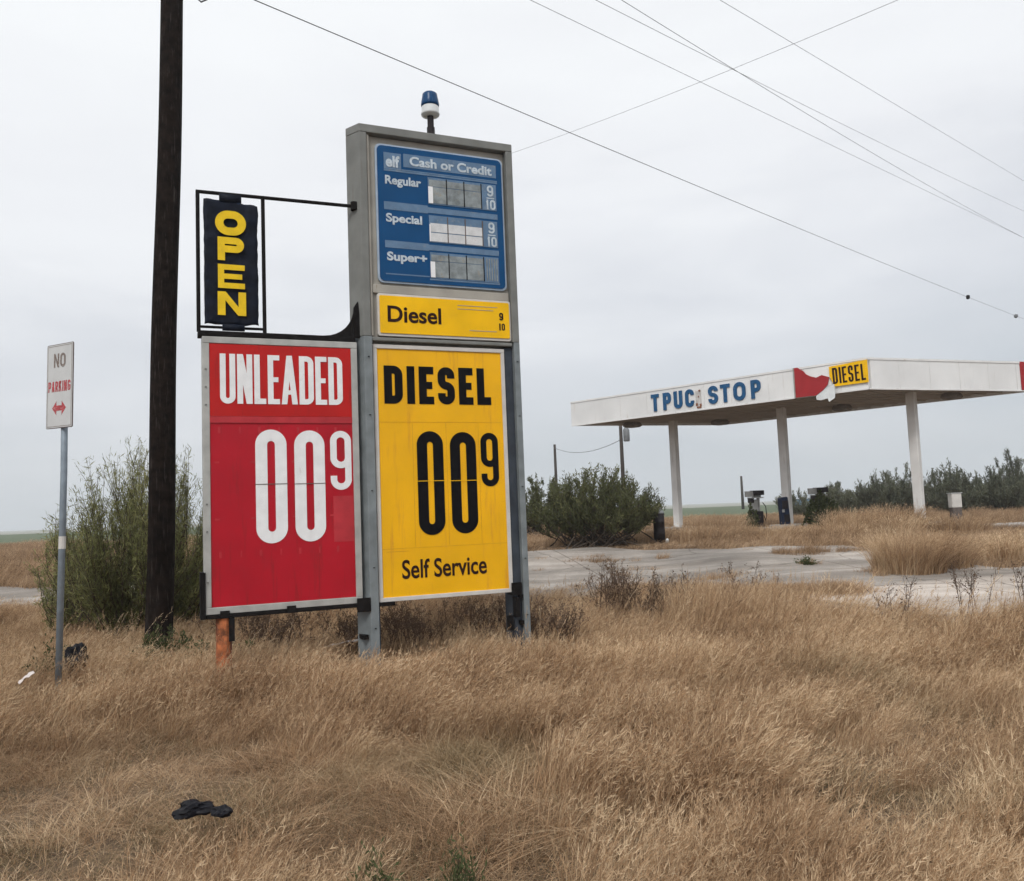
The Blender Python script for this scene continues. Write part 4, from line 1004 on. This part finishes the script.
IT = [(a, 10.76+(b-10.76)*1.03, 10.76+(c-10.76)*1.03, d_, e, f, g) for a, b, c, d_, e, f, g in IT]
o = fascia_glyphs(IT, Lc, d1, n1, 'diesel_lettering', M['brown_letter'], .062, .006)
fascia_poly([(6.28,4.92),(6.58,4.92),(6.58,5.872),(6.28,5.872)], .006, .02, 'red_emblem', M['dark_red'], Cc, d2, n2)

# island pads under the canopy
dd = (mid1-mid0).normalized(); pr = Vector((dd.y,-dd.x))
a0 = cols[0]-dd*1.2; a1 = cols[2]+dd*1.4
mbx = MB(); pp = [a0+pr*.55, a0-pr*.55, a1-pr*.55, a1+pr*.55]
ar = sum(pp[i].x*pp[(i+1)%4].y-pp[(i+1)%4].x*pp[i].y for i in range(4)); pp = pp[::-1] if ar < 0 else pp
mbx.prism_z([(p.x,p.y) for p in pp], .35, .62); o = mbx.build('pump_island', M['concrete_pad']); bevel(o, .03); tag(o, kind='structure')
mbx = MB(); mbx.box(14.2, 19.5, 26.2, 27.5, .35, .60); o = mbx.build('kerb_pad', M['concrete_pad']); bevel(o, .03); tag(o, kind='structure')
# fuel pumps
def pump(x, y, z, rz, label, panel=True, hgt=1.45, group='derelict fuel pumps'):
    r_ = empty('fuel_pump', (x, y, z), rz); r_.scale = (.8, .9, .97); tag(r_, label, 'fuel pump', group)
    b = MB(); b.box(-.30,.30,-.2,.2,0,.10); b.box(-.27,.27,-.18,.18,.10,.62); o = b.build('pump_body', M['pump_dark'], r_); bevel(o, .015)
    b = MB(); b.box(-.24,.24,-.186,-.181,.2,.58); b.build('access_panel', M['pump_dark'], r_)
    b = MB(); b.box(-.26,-.16,-.13,.13,.62,1.12); b.box(.12,.17,-.1,.1,.62,1.12); b.box(-.16,.12,-.05,.06,.62,1.08); o = b.build('upright', M['pump_white'], r_); bevel(o, .008)
    b = MB(); b.box(-.30,-.165,-.15,.15,.95,1.13); b.build('gauge_head', M['pump_dark'], r_)
    b = MB(); b.box(-.32,.34,-.15,.15,1.12,1.16); o = b.build('shelf', M['pump_white'], r_)
    b = MB(); b.box(-.16,.38,-.17,.17,1.24,1.42); o = b.build('price_head', M['pump_dark'], r_); bevel(o, .012)
    b = MB(); b.box(-.46,-.17,-.12,.12,1.18,1.40); b.box(-.16,.3,-.02,.02,1.16,1.24); b.build('head_frame', M['pump_white'], r_)
    b = MB(); b.tube([(.29,-.12,.95),(.42,-.15,.8),(.44,-.16,.45),(.36,-.17,.25),(.29,-.17,.45)], .018, 6); b.build('hose', M['black_steel'], r_)
    return r_
pump(9.02, 31.95, .62, R(15), 'rusty dark fuel pump with a raised price head, left of the middle canopy column')
pump(10.85, 30.4, .62, R(15), 'fuel pump overgrown with green vine right of the middle canopy column')
# dark blue cabinet leaning by the middle column
r_ = empty('dispenser_cabinet', (9.78, 31.0, .66), R(10)); r_.scale = (.72, .8, 1); tag(r_, 'dark blue burnt cabinet tied to the front of the middle canopy column', 'cabinet')
b = MB(); V = []; 
b.add([(-.22,-.18,.03),(.24,-.18,.0),(.24,.16,.0),(-.22,.16,.03),(-.27,-.18,1.02),(.14,-.18,1.06),(.14,.16,1.06),(-.27,.16,1.02)], [(3,2,1,0),(4,5,6,7),(0,1,5,4),(1,2,6,5),(2,3,7,6),(3,0,4,7)])
o = b.build('shell', M['pump_blue'], r_); bevel(o, .05, 3)
b = MB(); b.box(-.2,.1,-.2,-.183,.62,.92); b.box(-.12,.16,-.2,-.183,.15,.42); b.build('panel', M['pump_dark'], r_)
b = MB(); b.box(-.22,-.1,-.205,-.184,.5,.60); b.build('torn_patch', M['pump_white'], r_)
# dark drum left
r_ = empty('burnt_drum', (4.2, 25.0, .48)); tag(r_, 'charred black barrel with a grey lid beside the round green bush', 'barrel')
b = MB(); b.lathe((0,0,0), [(.165,0),(.165,.28),(.175,.29),(.165,.31),(.165,.60),(.175,.61),(.165,.63),(.165,.86)], 18); b.build('barrel_body', M['pump_dark'], r_, True)
b = MB(); b.lathe((0,0,.86), [(.17,0),(.17,.04),(.12,.1),(.1,.12),(.11,.19),(.06,.22)], 16); b.build('lid', M['white_splice'], r_, True)
b = MB(); b.lathe((.2,-.1,0), [(.05,0),(.05,.1),(.02,.14)], 8); b.build('foot', M['white_plastic'], r_)
# white topped box
r_ = empty('white_topped_meter', (14.75, 28.6, .5)); tag(r_, 'small white box on a rusty dark stand right of the right canopy column', 'meter box')
b = MB(); b.box(-.17,.17,-.14,.14,.62,1.10); o = b.build('white_box', M['frame_white'], r_); bevel(o, .03)
b = MB(); b.box(-.15,.15,-.12,.12,0,.618); o = b.build('stand', mat('rusty_stand', (.12,.10,.09), .8, 0, .3, 9, (.2,.11,.07), .4, 7), r_); bevel(o, .01)
b = MB(); b.box(-.19,.19,-.16,.16,1.101,1.12); b.build('lid', M['white_plastic'], r_)

# far utility poles
def farpole(x, y, z0, h, r, label, arm=None, can=False, group='distant utility poles'):
    r_ = empty('utility_pole', (x, y, z0)); tag(r_, label, 'utility pole', group)
    b = MB(); b.tube([(0,0,0),(0,0,h)], [r, r*.7], 8); b.build('pole_shaft', M['far_pole'], r_, True)
    if arm: b = MB(); b.box(-arm, arm, -.06, .06, h-.35, h-.22); b.build('crossarm', M['far_pole'], r_)
    if can: b = MB(); b.lathe((.26,0,h-.95), [(.13,0),(.15,.03),(.15,.55),(.1,.62),(.04,.75)], 10); b.build('transformer', M['white_splice'], r_, True)
farpole(2.9, 58, .5, 5.5, .12, 'thin bare distant utility pole between the pylon and the canopy')
farpole(5.15, 40, .5, 5.1, .11, 'distant utility pole with a transformer can under the left end of the canopy', can=True)
farpole(32.1, 120, .5, 4.7, .22, 'faint short pole on the horizon left of the fuel pumps')
farpole(26, 140, .5, 2.6, .1, 'tiniest pole on the horizon, left of the faint short pole')
def cable(name, A, B, sag, r, label, t0=0., t1=1., group='overhead power lines', n=48):
    A = Vector(A); B = Vector(B); b = MB(); pts = []
    for k in range(n+1):
        t = t0+(t1-t0)*k/n; p = A.lerp(B, t); p.z -= 4*sag*t*(1-t); pts.append(p)
    b.tube(pts, r, 5); o = b.build(name, M['wire']); return tag(o, label, 'power line', group), pts
w1, p1 = cable('power_line', (-3.55,12.0,9.28), (36.94,60,13.83), .104, .008, 'lowest and darkest overhead line, passing just above the pylon beacon', -.13, 1.5)
b = MB(); b.lathe((25.76,46.74,12.49), [(.03,-.12),(.10,-.08),(.10,.08),(.03,.12)], 8); b.build('splice', M['black_steel'], w1)
b = MB(); b.lathe((34.94,57.63,13.585), [(.03,-.15),(.13,-.08),(.13,.08),(.03,.12)], 8); b.build('splice', M['white_splice'], w1)
cable('power_line', (.89,20,14.12), (31.22,50,16.72), -.0, .0065, 'overhead line second from the bottom, starting at the top centre of the photo', -.2, 1.5)
cable('power_line', (2.49,20,14.06), (31.36,50,18.38), .117, .0065, 'upper of the two overhead lines that cross near the top middle, ending higher at right', -.15, 1.5)
cable('power_line', (3.13,20,14.03), (31.22,50,16.72), .204, .0075, 'steeper of the two overhead lines that cross near the top middle, ending lower at right', -.15, 1.5)
cable('power_line', (6.1,22,15.17), (28.38,45,18.37), -.0, .0065, 'topmost overhead line at the right side of the photo', -.3, 1.5)
cable('power_line', (9.9,20,13.75), (.62,36,17.21), .124, .006, 'overhead line running the other way, rising to the upper right across the others', -.8, 1.6)
cable('power_line', (2.9,58,5.75), (5.15,40,4.75), .45, .014, 'short slack line between the two distant poles behind the canopy')

# ------------------------------------------------------------------ litter
def crumple(name, x, y, z, sx, sy, sz, m, label, cat, seed, rz=0, sub=3):
    import bmesh
    bm = bmesh.new(); bmesh.ops.create_icosphere(bm, subdivisions=sub, radius=1)
    for v in bm.verts:
        n_ = noise.noise(v.co*1.3+Vector((seed,0,0)))*.5+noise.noise(v.co*3.1+Vector((0,seed,0)))*.3
        v.co *= 1+n_; v.co.x *= sx; v.co.y *= sy; v.co.z *= sz
    me = bpy.data.meshes.new(name); bm.to_mesh(me); bm.free()
    o = link(name, me, m, None, False); o.location = (x, y, z); o.rotation_euler = (0,0,rz); return tag(o, label, cat)
crumple('rubbish_bag', -5.27, 10.25, .04, .13, .13, .19, M['plastic_black'], 'black plastic rubbish bag lying just right of the no parking post', 'rubbish bag', 3)
crumple('torn_rubber', -2.0, 5.27, -.11, .11, .06, .05, M['plastic_black'], 'torn piece of black rubber lying in the foreground grass', 'litter', 9, .3)
crumple('torn_rubber', -1.8, 5.2, -.11, .06, .05, .035, M['plastic_black'], 'smaller scrap right of the torn black rubber in the foreground grass', 'litter', 11, -.3)
def scrap(x, y, z, w, l, rz, tilt, label, seed):
    V = []; F = []; n_ = 8
    for j in range(n_+1):
        for i in range(n_+1):
            u, v = i/n_-.5, j/n_-.5
            V.append((u*w, v*l, .16*w*noise.noise(Vector((u*3+seed, v*4, 0)))+.05*w*noise.noise(Vector((u*11, v*11, seed)))))
    K = len(V); V += [(a, b_, c-.004) for a, b_, c in V]
    for j in range(n_):
        for i in range(n_):
            a = j*(n_+1)+i; F.append((a,a+1,a+n_+2,a+n_+1)); F.append((K+a+n_+1,K+a+n_+2,K+a+1,K+a))
    for i in range(n_):
        for a, b_ in ((i,i+1),(n_*(n_+1)+i+1,n_*(n_+1)+i),((i+1)*(n_+1),i*(n_+1)),(i*(n_+1)+n_,(i+1)*(n_+1)+n_)): F.append((b_,a,K+a,K+b_))
    b = MB(); b.add(V, F); o = b.build('paper_scrap', M['paper'], None, True); o.location = (x,y,z); o.rotation_euler = (tilt, 0, rz); return tag(o, label, 'litter')
scrap(-5.12, 8.95, .08, .13, .17, R(-55), R(35), 'crumpled white and pink paper cup scrap at the left edge of the grass', 2)
scrap(-2.35, 11.2, -.03, .10, .55, R(-72), R(8), 'long pale strip of board lying behind the orange leg of the red sign', 4)

# ------------------------------------------------------------------ far features
for k, (x, y, w, h, lb) in enumerate([(50.5,150,3.2,1.2,'faint blue grey farm shed on the horizon between the two pumps'),]):
    r_ = empty('farm_shed', (x, y, .5)); tag(r_, lb, 'shed')
    b = MB(); b.box(-w/2, w/2, -2, 2, 0, h); b.build('wall', mat('shed_blue', (.12,.2,.3), .7), r_)
    b = MB(); b.add([(-w/2-.2,-2.2,h),(w/2+.2,-2.2,h),(w/2+.2,2.2,h),(-w/2-.2,2.2,h),(-w/2-.2,0,h+.7),(w/2+.2,0,h+.7)], [(0,1,5,4),(2,3,4,5),(1,2,5),(3,0,4),(3,2,1,0)]); b.build('roof', mat('shed_roof', (.3,.33,.36), .7), r_)

# haze
HZ_D = 0.0007
mb = MB(); mb.box(-1490, 1490, -50, 1690, -1.5, 60)
m, n, l, p = nt('haze_air'); n.remove(p)
pv = n.new('ShaderNodeVolumePrincipled'); pv.inputs['Color'].default_value = (.86,.9,.95,1); pv.inputs['Density'].default_value = HZ_D; pv.inputs['Anisotropy'].default_value = .2
l.new(pv.outputs[0], n['Material Output'].inputs['Volume'])
hz = mb.build('haze', m); tag(hz, kind='stuff')

# ------------------------------------------------------------------ world, sun, camera
SUN_EL, SUN_AZ = R(46), R(195)       # soft light through the overcast, from behind and to the left of the camera
w = bpy.data.worlds.new('World'); scene.world = w; w.use_nodes = True
n = w.node_tree.nodes; l = w.node_tree.links; n.clear()
out = n.new('ShaderNodeOutputWorld'); bg1 = n.new('ShaderNodeBackground'); bg2 = n.new('ShaderNodeBackground'); add = n.new('ShaderNodeAddShader')
sky = n.new('ShaderNodeTexSky'); sky.sky_type = 'NISHITA'; sky.sun_disc = False; sky.sun_elevation = SUN_EL; sky.sun_rotation = SUN_AZ; sky.dust_density = 3
l.new(sky.outputs[0], bg1.inputs['Color']); bg1.inputs['Strength'].default_value = .012
tc = n.new('ShaderNodeTexCoord'); sp = n.new('ShaderNodeSeparateXYZ'); l.new(tc.outputs['Generated'], sp.inputs[0])
mp = n.new('ShaderNodeMapping'); mp.inputs['Scale'].default_value = (1.4, 1.4, 5.5); l.new(tc.outputs['Generated'], mp.inputs['Vector'])
nz = n.new('ShaderNodeTexNoise'); nz.inputs['Scale'].default_value = 1.6; nz.inputs['Detail'].default_value = 5; nz.inputs['Roughness'].default_value = .5; nz.inputs['Distortion'].default_value = .3; l.new(mp.outputs[0], nz.inputs['Vector'])
ma = n.new('ShaderNodeMath'); ma.operation = 'MULTIPLY_ADD'; l.new(nz.outputs['Fac'], ma.inputs[0]); ma.inputs[1].default_value = .6; ma.inputs[2].default_value = -.30
# a slightly thinner, brighter cloud deck to the left
mx = n.new('ShaderNodeMath'); mx.operation = 'MULTIPLY_ADD'; l.new(sp.outputs['X'], mx.inputs[0]); mx.inputs[1].default_value = -.10; l.new(sp.outputs['Z'], mx.inputs[2])
ad = n.new('ShaderNodeMath'); ad.operation = 'ADD'; l.new(mx.outputs[0], ad.inputs[0]); l.new(ma.outputs[0], ad.inputs[1])
rp = ramp(n, [(.0,(.53,.565,.61)),(.08,(.60,.625,.665)),(.20,(.70,.715,.75)),(.34,(.84,.85,.87)),(.55,(.90,.915,.925)),(1,(.95,.96,.97))]); l.new(ad.outputs[0], rp.inputs['Fac'])
l.new(rp.outputs['Color'], bg2.inputs['Color']); bg2.inputs['Strength'].default_value = 1.0
l.new(bg1.outputs[0], add.inputs[0]); l.new(bg2.outputs[0], add.inputs[1]); l.new(add.outputs[0], out.inputs['Surface'])
sl_ = bpy.data.lights.new('sun', 'SUN'); sl_.energy = 1.5; sl_.angle = R(14); sl_.color = (1, .97, .93)
so_ = bpy.data.objects.new('sun', sl_); COL.objects.link(so_)
dirv = Vector((math.sin(SUN_AZ)*math.cos(SUN_EL), math.cos(SUN_AZ)*math.cos(SUN_EL), math.sin(SUN_EL)))
so_.rotation_euler = dirv.to_track_quat('Z', 'Y').to_euler()

cam = bpy.data.cameras.new('camera'); co = bpy.data.objects.new('camera', cam); COL.objects.link(co); scene.camera = co
cam.sensor_width = 36; cam.lens = 36*850/1024; cam.clip_end = 5000; cam.clip_start = .05
p_, r_l = R(4.7177), R(2.24)
f = Vector((0, math.cos(p_), math.sin(p_))); r0 = Vector((1,0,0)); u0 = r0.cross(f)
rr = r0*math.cos(r_l)-u0*math.sin(r_l); uu = r0*math.sin(r_l)+u0*math.cos(r_l)
mt = Matrix((rr, uu, -f)).transposed().to_4x4(); mt.translation = Vector((0,0,1.6)); co.matrix_world = mt
vs_ = scene.view_settings; vs_.view_transform = 'Standard'; vs_.look = 'None'; vs_.gamma = 1; vs_.exposure = .06; vs_.use_curve_mapping = False
scene.cycles.volume_max_steps = 8; scene.cycles.volume_bounces = 1; scene.cycles.max_bounces = 4; scene.cycles.diffuse_bounces = 3; scene.cycles.transmission_bounces = 2; scene.cycles.glossy_bounces = 2; scene.cycles.use_adaptive_sampling = True; scene.cycles.adaptive_threshold = .03; scene.cycles.use_denoising = True
